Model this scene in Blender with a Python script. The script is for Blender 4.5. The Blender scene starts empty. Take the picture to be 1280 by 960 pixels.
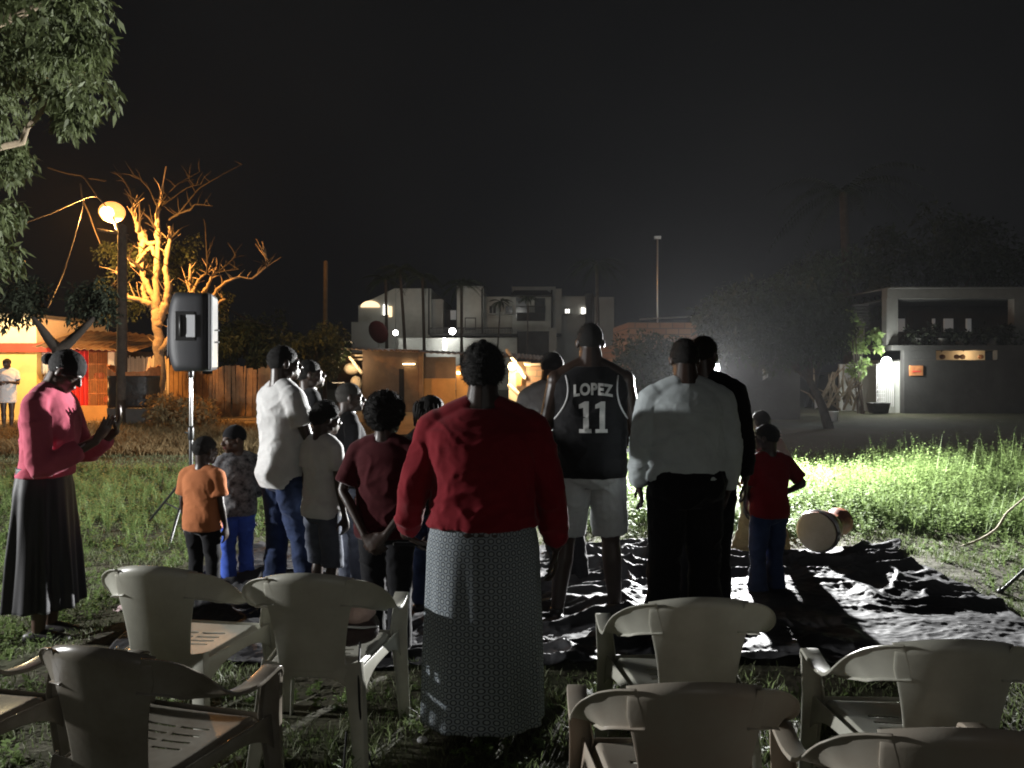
import bpy, bmesh, math, random
import numpy as np
from mathutils import Vector, Matrix, Euler
from mathutils.bvhtree import BVHTree
R = math.radians
PI = math.pi
random.seed(7)
rng = np.random.default_rng(11)
sc = bpy.context.scene
C = sc.collection

# ------------------------------------------------------------------ camera
cd = bpy.data.cameras.new('camera'); cam = bpy.data.objects.new('camera', cd); C.objects.link(cam)
cam.location = (0, 0, 1.6); cam.rotation_euler = (R(90), 0, 0)
cd.lens = 28.125; cd.sensor_width = 36; cd.shift_y = -0.0195; cd.clip_start = 0.05; cd.clip_end = 500
sc.camera = cam

# ------------------------------------------------------------------ world: night sky
w = bpy.data.worlds.new('World'); sc.world = w; w.use_nodes = True
nt = w.node_tree; nt.nodes.clear()
wo = nt.nodes.new('ShaderNodeOutputWorld'); bg = nt.nodes.new('ShaderNodeBackground')
nz = nt.nodes.new('ShaderNodeTexNoise'); nz.inputs['Scale'].default_value = 2.2; nz.inputs['Detail'].default_value = 4
tc = nt.nodes.new('ShaderNodeTexCoord'); cr = nt.nodes.new('ShaderNodeValToRGB')
cr.color_ramp.elements[0].position = .35; cr.color_ramp.elements[0].color = (.0036, .0038, .0043, 1)
cr.color_ramp.elements[1].position = .75; cr.color_ramp.elements[1].color = (.0068, .0068, .0069, 1)
nt.links.new(tc.outputs['Generated'], nz.inputs['Vector']); nt.links.new(nz.outputs['Fac'], cr.inputs['Fac'])
nt.links.new(cr.outputs['Color'], bg.inputs['Color']); bg.inputs['Strength'].default_value = 1.0
nt.links.new(bg.outputs[0], wo.inputs['Surface'])

# added fill light: dim, wide, from behind the photographer
sd = bpy.data.lights.new('rear_fill', 'SUN'); sd.energy = 0.092; sd.angle = R(22); sd.color = (1.0, .98, .93)
so = bpy.data.objects.new('rear_fill', sd); C.objects.link(so)
so.rotation_euler = Vector((-.22, .93, -.24)).to_track_quat('-Z', 'Y').to_euler()

sc.view_settings.view_transform = 'Standard'; sc.view_settings.look = 'None'
sc.view_settings.exposure = 0; sc.view_settings.gamma = 1
sc.render.engine = 'CYCLES'
cy = sc.cycles
cy.use_denoising = True; cy.max_bounces = 5; cy.diffuse_bounces = 2; cy.glossy_bounces = 2; cy.transmission_bounces = 3
cy.sample_clamp_indirect = 2.0; cy.caustics_reflective = False; cy.caustics_refractive = False
cy.volume_bounces = 0; cy.filter_width = 1.9
POW_MAIN = 7800; POW_LEFT = 1900; POW_STREET = 2300; POW_PORCH = 210

def light(name, kind, loc, energy, color, size=.1, target=None, spot=None, parent=None):
    d = bpy.data.lights.new(name, kind); d.energy = energy; d.color = color
    if kind in ('POINT', 'SPOT'): d.shadow_soft_size = size
    o = bpy.data.objects.new(name, d); C.objects.link(o); o.location = loc
    if spot: d.spot_size = R(spot); d.spot_blend = .6
    if target is not None: o.rotation_euler = (Vector(target) - Vector(loc)).to_track_quat('-Z', 'Y').to_euler()
    if parent is not None:
        o.parent = parent; o.matrix_parent_inverse = parent.matrix_basis.inverted()
    return o

# ------------------------------------------------------------------ helpers
def P(px, py, d):
    return Vector(((px - 640) * d / 1000, d, 1.6 - (py - 455) * d / 1000))
def G(px, py):
    d = 1600 / (py - 455); return Vector(((px - 640) * d / 1000, d, 0))

def tag(o, label=None, cat=None, group=None, kind=None):
    if label: o['label'] = label
    if cat: o['category'] = cat
    if group: o['group'] = group
    if kind: o['kind'] = kind
    return o
def thing(name, loc, label, cat, group=None, rz=0):
    o = bpy.data.objects.new(name, None); C.objects.link(o)
    o.location = loc; o.rotation_euler = (0, 0, rz); o.empty_display_size = .1
    return tag(o, label, cat, group)

class MB:
    def __init__(s): s.v = []; s.f = []; s.m = []
    def add(s, vs, fs, mi=0):
        k = len(s.v); s.v += [tuple(v) for v in vs]
        s.f += [tuple(i + k for i in f) for f in fs]; s.m += [mi] * len(fs)
    def box(s, c, size, M=None, mi=0):
        c = Vector(c); hx, hy, hz = (q / 2 for q in size)
        vs = [Vector((x, y, z)) for z in (-hz, hz) for y in (-hy, hy) for x in (-hx, hx)]
        if M is not None: vs = [M @ v for v in vs]
        s.add([v + c for v in vs], [(0, 2, 3, 1), (4, 5, 7, 6), (0, 1, 5, 4), (2, 6, 7, 3), (0, 4, 6, 2), (1, 3, 7, 5)], mi)
    def bx(s, x0, x1, y0, y1, z0, z1, mi=0):
        s.box(((x0+x1)/2, (y0+y1)/2, (z0+z1)/2), (abs(x1-x0), abs(y1-y0), abs(z1-z0)), None, mi)
    def ell(s, c, r, M=None, nu=14, nv=9, mi=0):
        c = Vector(c); vs = []; fs = []
        for j in range(nv + 1):
            t = PI * j / nv
            for i in range(nu):
                a = 2 * PI * i / nu
                v = Vector((r[0] * math.sin(t) * math.cos(a), r[1] * math.sin(t) * math.sin(a), r[2] * math.cos(t)))
                vs.append((M @ v if M is not None else v) + c)
        for j in range(nv):
            for i in range(nu):
                a = j * nu + i; b = j * nu + (i + 1) % nu
                fs.append((a, a + nu, b + nu, b))
        s.add(vs, fs, mi)
    def tube(s, pts, rad, n=10, ref=None, cap=True, mi=0):
        pts = [Vector(p) for p in pts]
        if not isinstance(rad, (list, tuple)): rad = [rad] * len(pts)
        rad = [(r, r) if not isinstance(r, (tuple, list)) else r for r in rad]
        m = len(pts); T = []
        for i in range(m):
            t = pts[min(i + 1, m - 1)] - pts[max(i - 1, 0)]
            T.append(t.normalized() if t.length > 1e-9 else Vector((0, 0, 1)))
        up = Vector(ref) if ref is not None else (Vector((0, 0, 1)) if abs(T[0].z) < .9 else Vector((1, 0, 0)))
        if cap:
            def dome(p, t, r, sgn):
                k = min(r)
                return [(p + t * sgn * k * q1, (r[0] * q2, r[1] * q2), t) for q1, q2 in ((.45, .88), (.8, .55), (.97, .2))]
            st = dome(pts[0], T[0], rad[0], -1)[::-1] + [(pts[i], rad[i], T[i]) for i in range(m)] + dome(pts[-1], T[-1], rad[-1], 1)
        else: st = [(pts[i], rad[i], T[i]) for i in range(m)]
        vs = []
        for p, r, t in st:
            a = (up - t * up.dot(t))
            if a.length < 1e-4: a = t.orthogonal()
            a.normalize(); b = t.cross(a); up = a
            for i in range(n):
                q = 2 * PI * i / n
                vs.append(p + b * (r[0] * math.cos(q)) + a * (r[1] * math.sin(q)))
        fs = []
        k = len(st)
        for j in range(k - 1):
            for i in range(n):
                a = j * n + i; b = j * n + (i + 1) % n
                fs.append((a, b, b + n, a + n))
        fs.append(tuple(range(n))[::-1]); fs.append(tuple(range((k - 1) * n, k * n)))
        s.add(vs, fs, mi)
    def rings(s, st, n=28, e=2.3, mi=0, cap=True):
        """st: list of (cx, cy, z, a, b)"""
        vs = []; k = len(st)
        for (cx, cy_, z, a, b) in st:
            for i in range(n):
                q = 2 * PI * i / n; c_, s_ = math.cos(q), math.sin(q)
                vs.append((cx + a * math.copysign(abs(c_) ** (2 / e), c_), cy_ + b * math.copysign(abs(s_) ** (2 / e), s_), z))
        fs = [(j*n+i, j*n+(i+1) % n, (j+1)*n+(i+1) % n, (j+1)*n+i) for j in range(k-1) for i in range(n)]
        if cap: fs += [tuple(range(n))[::-1], tuple(range((k-1)*n, k*n))]
        s.add(vs, fs, mi)
    def grid(s, fn, nu, nv, mi=0, skip=None):
        vs = [fn(i / nu, j / nv) for j in range(nv + 1) for i in range(nu + 1)]
        fs = [(j*(nu+1)+i, j*(nu+1)+i+1, (j+1)*(nu+1)+i+1, (j+1)*(nu+1)+i) for j in range(nv) for i in range(nu)
              if not (skip and skip(i, j))]
        s.add(vs, fs, mi)
    def mesh(s, name, mats, smooth=False):
        me = bpy.data.meshes.new(name); me.from_pydata(s.v, [], s.f)
        for m_ in (mats if isinstance(mats, (list, tuple)) else [mats]): me.materials.append(m_)
        if any(s.m): me.polygons.foreach_set('material_index', s.m)
        if smooth: me.polygons.foreach_set('use_smooth', [True] * len(me.polygons))
        me.update(); return me
    def build(s, name, mats, parent=None, smooth=False, bevel=0, solid=0, loc=None):
        me = s.mesh(name, mats, smooth)
        o = bpy.data.objects.new(name, me); C.objects.link(o)
        if parent is not None: o.parent = parent
        if loc is not None: o.location = loc
        if solid:
            q = o.modifiers.new('t', 'SOLIDIFY'); q.thickness = solid; q.offset = 0
        if bevel:
            q = o.modifiers.new('b', 'BEVEL'); q.width = bevel; q.segments = 2; q.limit_method = 'ANGLE'
        return o

def wchild(o, parent):
    """parent keeping world coordinates"""
    o.parent = parent; o.matrix_parent_inverse = parent.matrix_basis.inverted(); return o

def npmesh(name, V, F, mats, parent=None, smooth=False, mi=None, attr=None):
    me = bpy.data.meshes.new(name); k = F.shape[1]
    me.vertices.add(len(V)); me.vertices.foreach_set('co', V.astype(np.float32).ravel())
    me.loops.add(F.size); me.loops.foreach_set('vertex_index', F.astype(np.int32).ravel())
    me.polygons.add(len(F)); me.polygons.foreach_set('loop_start', np.arange(0, F.size, k, dtype=np.int32))
    try: me.polygons.foreach_set('loop_total', np.full(len(F), k, dtype=np.int32))
    except Exception: pass
    for m_ in (mats if isinstance(mats, (list, tuple)) else [mats]): me.materials.append(m_)
    if mi is not None: me.polygons.foreach_set('material_index', mi.astype(np.int32))
    if smooth: me.polygons.foreach_set('use_smooth', np.ones(len(F), dtype=bool))
    me.update(calc_edges=True)
    o = bpy.data.objects.new(name, me); C.objects.link(o)
    if parent is not None: o.parent = parent
    return o

# numpy value noise
def _h(ix, iy, iz):
    n = (ix * 374761393 + iy * 668265263 + iz * 2147483647 * 3 + 1013) & 0xffffffff
    n = ((n ^ (n >> 13)) * 1274126177) & 0xffffffff
    return ((n ^ (n >> 16)) & 0xffff) / 65535.0
def vnoise(p):
    p = np.asarray(p, dtype=np.float64); i = np.floor(p).astype(np.int64); f = p - i; f = f * f * (3 - 2 * f)
    r = 0
    for dx in (0, 1):
        for dy in (0, 1):
            for dz in (0, 1):
                wgt = (f[:, 0] if dx else 1 - f[:, 0]) * (f[:, 1] if dy else 1 - f[:, 1]) * (f[:, 2] if dz else 1 - f[:, 2])
                r = r + wgt * _h(i[:, 0] + dx, i[:, 1] + dy, i[:, 2] + dz)
    return r
def ridged(p): return 1 - np.abs(2 * vnoise(p) - 1)

def remesh(mb, vox, smooth_it=4, wrinkle=0, seed=0, wr_scale=(7, 7, 13), extra=None, calm=None):
    me = mb.mesh('tmp', [])
    o = bpy.data.objects.new('tmp', me); C.objects.link(o)
    q = o.modifiers.new('r', 'REMESH'); q.mode = 'VOXEL'; q.voxel_size = vox; q.adaptivity = 0
    if smooth_it:
        q = o.modifiers.new('s', 'SMOOTH'); q.iterations = smooth_it; q.factor = .5
    dg = bpy.context.evaluated_depsgraph_get()
    me2 = bpy.data.meshes.new_from_object(o.evaluated_get(dg))
    bpy.data.objects.remove(o); bpy.data.meshes.remove(me)
    me2.materials.clear()
    if wrinkle:
        n = len(me2.vertices); co = np.empty(n * 3, np.float32); me2.vertices.foreach_get('co', co); co = co.reshape(-1, 3)
        no = np.array([v.normal[:] for v in me2.vertices], np.float32)
        S_ = np.array(wr_scale); off = np.array([seed * 3.7, seed * 1.3, seed * 7.1])
        warp = (vnoise(co * 5 + off)[:, None] - .5) * np.array([1.3, 1.3, 1.6])
        a = ridged(co * S_ + off + warp) ** 2
        b = ridged(np.stack([co[:, 0] * 9 + co[:, 2] * 8, co[:, 1] * 9, co[:, 2] * 9 - co[:, 0] * 7], 1) + off * 2 + warp) ** 3
        c_ = vnoise(co * 3 + off)
        d = wrinkle * .62 * ((a * .6 + b * .9) * (.3 + c_) - .25) + wrinkle * .16 * ridged(co * np.array([22, 22, 30]) + warp * 2 + off) ** 2
        if calm is not None: d = d * np.clip((calm - co[:, 2]) / .14, .12, 1)
        co = co + no * d[:, None]
        me2.vertices.foreach_set('co', co.ravel().astype(np.float32)); me2.update()
    return me2
def link(me, name, mats, parent, smooth=True):
    for m_ in (mats if isinstance(mats, (list, tuple)) else [mats]): me.materials.append(m_)
    if smooth: me.polygons.foreach_set('use_smooth', [True] * len(me.polygons))
    me.name = name
    o = bpy.data.objects.new(name, me); C.objects.link(o); o.parent = parent
    return o

# ------------------------------------------------------------------ materials
def mat(name, col, rough=.8, spec=.3, var=0, vscale=8, bump=0, bscale=60, col2=None, metal=0, sheen=0, coord='Object', trans=0, emit=0, emitcol=None, bdist=.01):
    m = bpy.data.materials.new(name); m.use_nodes = True; n = m.node_tree.nodes; L = m.node_tree.links
    b = n['Principled BSDF']; b.inputs['Roughness'].default_value = rough; b.inputs['Metallic'].default_value = metal
    b.inputs['Specular IOR Level'].default_value = spec
    if sheen: b.inputs['Sheen Weight'].default_value = sheen; b.inputs['Sheen Roughness'].default_value = .4
    c4 = (*col, 1)
    t = n.new('ShaderNodeTexCoord')
    if var or col2:
        z = n.new('ShaderNodeTexNoise'); z.inputs['Scale'].default_value = vscale; z.inputs['Detail'].default_value = 5; z.inputs['Roughness'].default_value = .65
        L.new(t.outputs[coord], z.inputs['Vector'])
        r = n.new('ShaderNodeValToRGB'); r.color_ramp.elements[0].position = .32; r.color_ramp.elements[1].position = .68
        lo = col2 if col2 else tuple(c * (1 - var) for c in col); hi = col if col2 else tuple(min(1, c * (1 + var)) for c in col)
        r.color_ramp.elements[0].color = (*lo, 1); r.color_ramp.elements[1].color = (*hi, 1)
        L.new(z.outputs['Fac'], r.inputs['Fac']); L.new(r.outputs['Color'], b.inputs['Base Color'])
    else: b.inputs['Base Color'].default_value = c4
    if bump:
        z2 = n.new('ShaderNodeTexNoise'); z2.inputs['Scale'].default_value = bscale; z2.inputs['Detail'].default_value = 4
        L.new(t.outputs[coord], z2.inputs['Vector'])
        bp = n.new('ShaderNodeBump'); bp.inputs['Strength'].default_value = bump; bp.inputs['Distance'].default_value = bdist
        L.new(z2.outputs['Fac'], bp.inputs['Height']); L.new(bp.outputs['Normal'], b.inputs['Normal'])
    if emit:
        b.inputs['Emission Color'].default_value = (*(emitcol or col), 1); b.inputs['Emission Strength'].default_value = emit
    if trans:
        tr = n.new('ShaderNodeBsdfTranslucent'); mx = n.new('ShaderNodeMixShader'); mx.inputs[0].default_value = trans
        tr.inputs['Color'].default_value = c4
        L.new(b.outputs[0], mx.inputs[1]); L.new(tr.outputs[0], mx.inputs[2]); L.new(mx.outputs[0], n['Material Output'].inputs['Surface'])
    return m
def cloth(name, col, rough=.9, var=.12, bump=.35, bscale=500, sheen=.15, spec=.15):
    return mat(name, col, rough, spec, var=var, vscale=5, bump=bump, bscale=bscale, sheen=sheen, bdist=.002)

M = {}
M['skin'] = mat('dark_skin', (.036, .021, .015), .42, .5, var=.15, vscale=12, bump=.15, bscale=200, bdist=.002)
M['skin2'] = mat('brown_skin', (.075, .042, .028), .45, .5, var=.12, vscale=12, bump=.15, bscale=200, bdist=.002)
M['lip'] = mat('lip', (.11, .04, .035), .4)
M['eyew'] = mat('eye_white', (.55, .52, .48), .3)
M['forkbark'] = mat('silhouette_bark', (.022, .017, .013), .95, bump=.6, bscale=14, bdist=.02)  # bark darkened so the fork reads as an unlit silhouette
M['hair'] = mat('black_hair', (.012, .011, .010), .75, .3, bump=.9, bscale=220, bdist=.01)
M['hairg'] = mat('dusty_hair', (.05, .047, .042), .85, .3, bump=.9, bscale=260, bdist=.008)
M['pink'] = cloth('pink_knit', (.50, .10, .15))
M['red'] = cloth('red_knit', (.20, .012, .020))
M['maroon'] = cloth('maroon_cotton', (.055, .007, .010))
M['white'] = cloth('white_cotton', (.66, .66, .65))
M['shirt'] = cloth('pale_blue_cotton', (.50, .55, .56), rough=.8)
M['orange'] = cloth('orange_cotton', (.42, .15, .06))
M['redtee'] = cloth('red_cotton', (.17, .012, .016))
M['palepink'] = cloth('pale_pink_cotton', (.55, .42, .42))
M['black'] = cloth('black_cotton', (.012, .012, .014))
M['blacksk'] = cloth('black_satin', (.014, .014, .017), rough=.55, spec=.4)
M['jeans'] = cloth('dark_denim', (.03, .045, .10), var=.4)
M['bluejeans'] = cloth('blue_denim', (.06, .12, .50), var=.35)
M['greyjeans'] = cloth('grey_denim', (.09, .10, .13), var=.35)
M['khaki'] = cloth('khaki_cotton', (.32, .25, .12), var=.3)
M['shorts'] = cloth('grey_shorts', (.44, .45, .45))
M['jersey'] = cloth('black_jersey', (.010, .010, .011), rough=.75)
M['print'] = mat('pale_print', (.55, .55, .53), .6)
M['trim'] = mat('white_trim', (.7, .7, .7), .7)
M['shoe'] = mat('shoe_leather', (.02, .018, .017), .5, .4)
M['sneaker'] = mat('pale_sneaker', (.35, .34, .33), .6)
M['sole'] = mat('sole', (.3, .29, .27), .8)
# checked jacket print
M['check'] = mat('printed_jacket', (.32, .32, .33), .8, col2=(.015, .015, .02), vscale=22)
M['plastic'] = mat('ivory_plastic', (.60, .60, .52), .36, .5, col2=(.44, .43, .36), vscale=4, bump=.12, bscale=90, bdist=.002)
M['plasticd'] = mat('shaded_brown_plastic', (.34, .32, .27), .25, .5, col2=(.22, .19, .15), vscale=5, bump=.15, bscale=60, bdist=.002)  # taupe plastic, with the shade over these chairs put into its colour
M['plasticr'] = mat('warm_lit_ivory_plastic', (.54, .52, .44), .38, .45, col2=(.46, .37, .29), vscale=2.5, bump=.12, bscale=90, bdist=.002)  # ivory plastic with a reddish tint of warm light in its colour
M['spk'] = mat('speaker_plastic', (.035, .036, .040), .5, .4, bump=.4, bscale=500, bdist=.002)
M['spkpale'] = mat('strap_and_recess_glint', (.55, .56, .58), .4)  # pale strap colour; on the speaker, a bright reflection painted in the recess
M['metalk'] = mat('black_metal', (.03, .03, .03), .35, .5, metal=.3)
M['metals'] = mat('steel', (.45, .45, .45), .3, .5, metal=.8)
M['bark'] = mat('pale_bark', (.24, .19, .13), .85, bump=.6, bscale=14, var=.3, vscale=6, bdist=.02)
M['barkd'] = mat('dark_bark', (.05, .04, .032), .9, bump=.6, bscale=14, var=.3, vscale=6, bdist=.02)
M['leaf'] = mat('tree_leaf', (.085, .105, .042), .6, .3, col2=(.045, .056, .024), vscale=3, trans=.25)
M['leafd'] = mat('dark_leaf', (.035, .05, .022), .6, .3, col2=(.022, .032, .015), vscale=3, trans=.15)
M['leafk'] = mat('blackish_leaf', (.014, .018, .010), .8, .15)
M['weed'] = mat('weed_leaf', (.17, .24, .08), .6, .3, col2=(.10, .155, .045), vscale=4, trans=.35)
M['grass'] = mat('grass_blade', (.10, .13, .055), .65, .3, col2=(.13, .125, .075), vscale=.9, trans=.3)
M['drygrass'] = mat('dry_grass', (.22, .16, .08), .8, .2, col2=(.12, .09, .045), vscale=2, trans=.25)
M['twig'] = mat('dim_twig', (.014, .011, .008), .9)  # bark darkened: weaker light on thin limbs put into the colour
M['concrete'] = mat('concrete', (.12, .118, .11), .9, var=.15, vscale=2, bump=.3, bscale=12, bdist=.02)
M['fence'] = mat('fence_boards', (.46, .31, .18), .85, col2=(.30, .19, .11), vscale=4, bump=.4, bscale=20)
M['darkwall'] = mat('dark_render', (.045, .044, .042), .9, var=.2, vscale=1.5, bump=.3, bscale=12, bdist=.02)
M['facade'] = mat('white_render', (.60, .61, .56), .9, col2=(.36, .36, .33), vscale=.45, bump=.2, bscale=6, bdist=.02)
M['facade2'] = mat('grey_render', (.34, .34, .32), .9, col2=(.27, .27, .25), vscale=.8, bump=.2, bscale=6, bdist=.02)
M['yellow'] = mat('yellow_paint', (.72, .56, .22), .8, var=.1, vscale=1.5)
M['cream'] = mat('cream_paint', (.7, .6, .45), .8, var=.1, vscale=1.5)
M['redp'] = mat('red_paint', (.55, .06, .04), .7, var=.1, vscale=3)
M['curtain'] = mat('red_curtain', (.55, .035, .04), .8, sheen=.2)
M['tin'] = mat('rusty_tin', (.22, .17, .13), .6, .4, col2=(.14, .08, .05), vscale=3, metal=.2)
M['wood'] = mat('old_wood', (.22, .15, .09), .85, col2=(.15, .10, .06), vscale=4, bump=.4, bscale=20)
M['planks'] = mat('shack_boards', (.15, .105, .075), .85, col2=(.10, .07, .05), vscale=2.5, bump=.4, bscale=20)
M['ochre'] = mat('ochre_panel', (.45, .24, .08), .8, var=.15, vscale=2)
M['dark'] = mat('dark_interior', (.012, .012, .012), .9)
M['winglass'] = mat('dark_glass', (.02, .022, .024), .15, .5)
M['winlit'] = mat('lit_window', (.9, .9, .85), .5, emit=5, emitcol=(1, .97, .88))
M['winwarm'] = mat('warm_window', (.9, .7, .5), .5, emit=1.6, emitcol=(1, .72, .42))
M['windim'] = mat('dim_window', (.5, .5, .5), .5, emit=.07, emitcol=(.85, .9, .9))
M['bulb'] = mat('lit_bulb', (1, 1, 1), .5, emit=30, emitcol=(1, 1, .96))
M['bulbw'] = mat('warm_bulb', (1, .8, .5), .5, emit=12, emitcol=(1, .75, .4))
M['sodium'] = mat('sodium_bowl', (1, .7, .3), .5, emit=1.7, emitcol=(1, .40, .09))
M['flood'] = mat('flood_face', (1, 1, 1), .5, emit=40, emitcol=(1, 1, 1))
M['rust'] = mat('rusty_orange', (.4, .16, .06), .8, var=.3, vscale=10)
M['drumskin'] = mat('drum_skin', (.52, .47, .36), .6, col2=(.42, .37, .27), vscale=9)
M['drumwood'] = mat('drum_wood', (.16, .05, .025), .4, .5, var=.2)
M['rope'] = mat('rope', (.5, .48, .42), .9)
M['sheet'] = mat('black_sheeting', (.02, .019, .018), .45, .4, bump=.6, bscale=10, bdist=.03)
M['stickp'] = mat('dry_stick', (.4, .36, .28), .85)
M['bag'] = mat('pale_bag_cloth', (.45, .33, .30), .85, var=.2, bump=.4, bscale=40)
M['bagd'] = mat('dark_bag_cloth', (.05, .035, .035), .7, bump=.4, bscale=40)
M['cable'] = mat('black_rubber', (.015, .015, .015), .5)
M['satdish'] = mat('red_dish', (.07, .012, .014), .6)

def brick_mat():
    m = mat('red_brick', (.3, .13, .08), .9); n = m.node_tree.nodes; L = m.node_tree.links
    t = n.new('ShaderNodeTexCoord'); mp = n.new('ShaderNodeMapping'); mp.inputs['Rotation'].default_value = (R(90), 0, 0)
    br = n.new('ShaderNodeTexBrick'); br.inputs['Scale'].default_value = 1.0
    br.inputs['Brick Width'].default_value = .42; br.inputs['Row Height'].default_value = .2; br.inputs['Mortar Size'].default_value = .018
    br.inputs['Color1'].default_value = (.30, .19, .125, 1); br.inputs['Color2'].default_value = (.24, .145, .095, 1); br.inputs['Mortar'].default_value = (.16, .13, .10, 1)
    L.new(t.outputs['Object'], mp.inputs['Vector']); L.new(mp.outputs[0], br.inputs['Vector']); L.new(br.outputs['Color'], n['Principled BSDF'].inputs['Base Color'])
    return m
M['brick'] = brick_mat()

def skirt_mat():
    m = mat('ring_print_skirt', (.3, .33, .36), .85, bump=.3, bscale=300, bdist=.002); n = m.node_tree.nodes; L = m.node_tree.links
    uv = n.new('ShaderNodeUVMap'); uv.uv_map = 'UVMap'
    def ring(off):
        a = n.new('ShaderNodeVectorMath'); a.operation = 'ADD'; a.inputs[1].default_value = (off, off, 0); L.new(uv.outputs[0], a.inputs[0])
        f = n.new('ShaderNodeVectorMath'); f.operation = 'FRACTION'; L.new(a.outputs[0], f.inputs[0])
        s_ = n.new('ShaderNodeVectorMath'); s_.operation = 'SUBTRACT'; s_.inputs[1].default_value = (.5, .5, 0); L.new(f.outputs[0], s_.inputs[0])
        k = n.new('ShaderNodeVectorMath'); k.operation = 'MULTIPLY'; k.inputs[1].default_value = (1, 1.732, 0); L.new(s_.outputs[0], k.inputs[0])
        l = n.new('ShaderNodeVectorMath'); l.operation = 'LENGTH'; L.new(k.outputs[0], l.inputs[0]); return l.outputs['Value']
    mn = n.new('ShaderNodeMath'); mn.operation = 'MINIMUM'; L.new(ring(0), mn.inputs[0]); L.new(ring(.5), mn.inputs[1])
    cr_ = n.new('ShaderNodeValToRGB'); e = cr_.color_ramp.elements
    e[0].position = 0; e[0].color = (.34, .38, .40, 1); e[1].position = 1; e[1].color = (.27, .31, .34, 1)
    for p_, c_ in ((.24, (.34, .38, .40)), (.28, (.045, .05, .06)), (.38, (.045, .05, .06)), (.42, (.27, .31, .34))):
        x = e.new(p_); x.color = (*c_, 1)
    L.new(mn.outputs[0], cr_.inputs['Fac']); L.new(cr_.outputs['Color'], n['Principled BSDF'].inputs['Base Color'])
    return m
M['skirt'] = skirt_mat()

def ground_mat():
    m = mat('ground_soil', (.1, .08, .05), .95, bump=.5, bscale=9, bdist=.05); n = m.node_tree.nodes; L = m.node_tree.links
    t = n.new('ShaderNodeTexCoord')
    z = n.new('ShaderNodeTexNoise'); z.inputs['Scale'].default_value = 1.4; z.inputs['Detail'].default_value = 8; z.inputs['Roughness'].default_value = .7
    L.new(t.outputs['Object'], z.inputs['Vector'])
    r = n.new('ShaderNodeValToRGB'); e = r.color_ramp.elements
    e[0].position = .35; e[0].color = (.045, .05, .022, 1); e[1].position = .65; e[1].color = (.062, .052, .035, 1)
    L.new(z.outputs['Fac'], r.inputs['Fac']); L.new(r.outputs['Color'], n['Principled BSDF'].inputs['Base Color'])
    return m
M['ground'] = ground_mat()
M['dirt'] = mat('sandy_dirt', (.30, .22, .14), .95, col2=(.2, .145, .09), vscale=.8, bump=.5, bscale=4, bdist=.08)

def tarp_mat():
    m = mat('tarpaulin', (.3, .3, .3), .66, .25, bump=.35, bscale=35, bdist=.006); n = m.node_tree.nodes; L = m.node_tree.links
    t = n.new('ShaderNodeTexCoord')
    z = n.new('ShaderNodeTexNoise'); z.inputs['Scale'].default_value = 1.1; z.inputs['Detail'].default_value = 3
    L.new(t.outputs['Object'], z.inputs['Vector'])
    r = n.new('ShaderNodeValToRGB'); e = r.color_ramp.elements
    e[0].position = .44; e[0].color = (.014, .014, .016, 1); e[1].position = .52; e[1].color = (.050, .050, .053, 1)
    L.new(z.outputs['Fac'], r.inputs['Fac']); L.new(r.outputs['Color'], n['Principled BSDF'].inputs['Base Color'])
    return m
M['tarp'] = tarp_mat()

# ================================================================== GROUND
def gz(x, y):
    """ground height: nearly flat with soft lumps"""
    return 0.0
g = MB(); g.bx(-120, 120, -30, 160, -.3, -.004)
tag(g.build('ground', M['ground']), kind='structure')
# relief sheet of near field
def relief():
    nx, ny = 220, 240
    xs = np.linspace(-9, 9, nx); ys = np.linspace(.4, 15, ny)
    X, Y = np.meshgrid(xs, ys); p = np.stack([X.ravel(), Y.ravel(), np.zeros(X.size)], 1)
    z = (vnoise(p * 1.3) - .5) * .05 + (vnoise(p * 5) - .5) * .025
    edge = np.clip(np.minimum.reduce([p[:, 0] + 9, 9 - p[:, 0], p[:, 1] - .4, 15 - p[:, 1]]) / .8, 0, 1)
    p[:, 2] = (z + .035) * edge + .0 - .0 
    i = np.arange(nx * ny).reshape(ny, nx)
    F = np.stack([i[:-1, :-1].ravel(), i[:-1, 1:].ravel(), i[1:, 1:].ravel(), i[1:, :-1].ravel()], 1)
    return npmesh('field', p, F, M['ground'], smooth=True)
tag(relief(), kind='structure')
def relz(x, y):
    p = np.array([[x, y, 0.]])
    return float(((vnoise(p * 1.3) - .5) * .05 + (vnoise(p * 5) - .5) * .025)[0] + .035)
m_ = MB(); m_.grid(lambda u, v: (-30 + 36 * u, 17.2 + 15.3 * v + 1.2 * math.sin(u * 9), .004 + .02 * math.sin(u * 40) * math.sin(v * 9) + .02), 60, 14)
tag(m_.build('dirt_road', M['dirt'], smooth=True), kind='structure')

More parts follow.
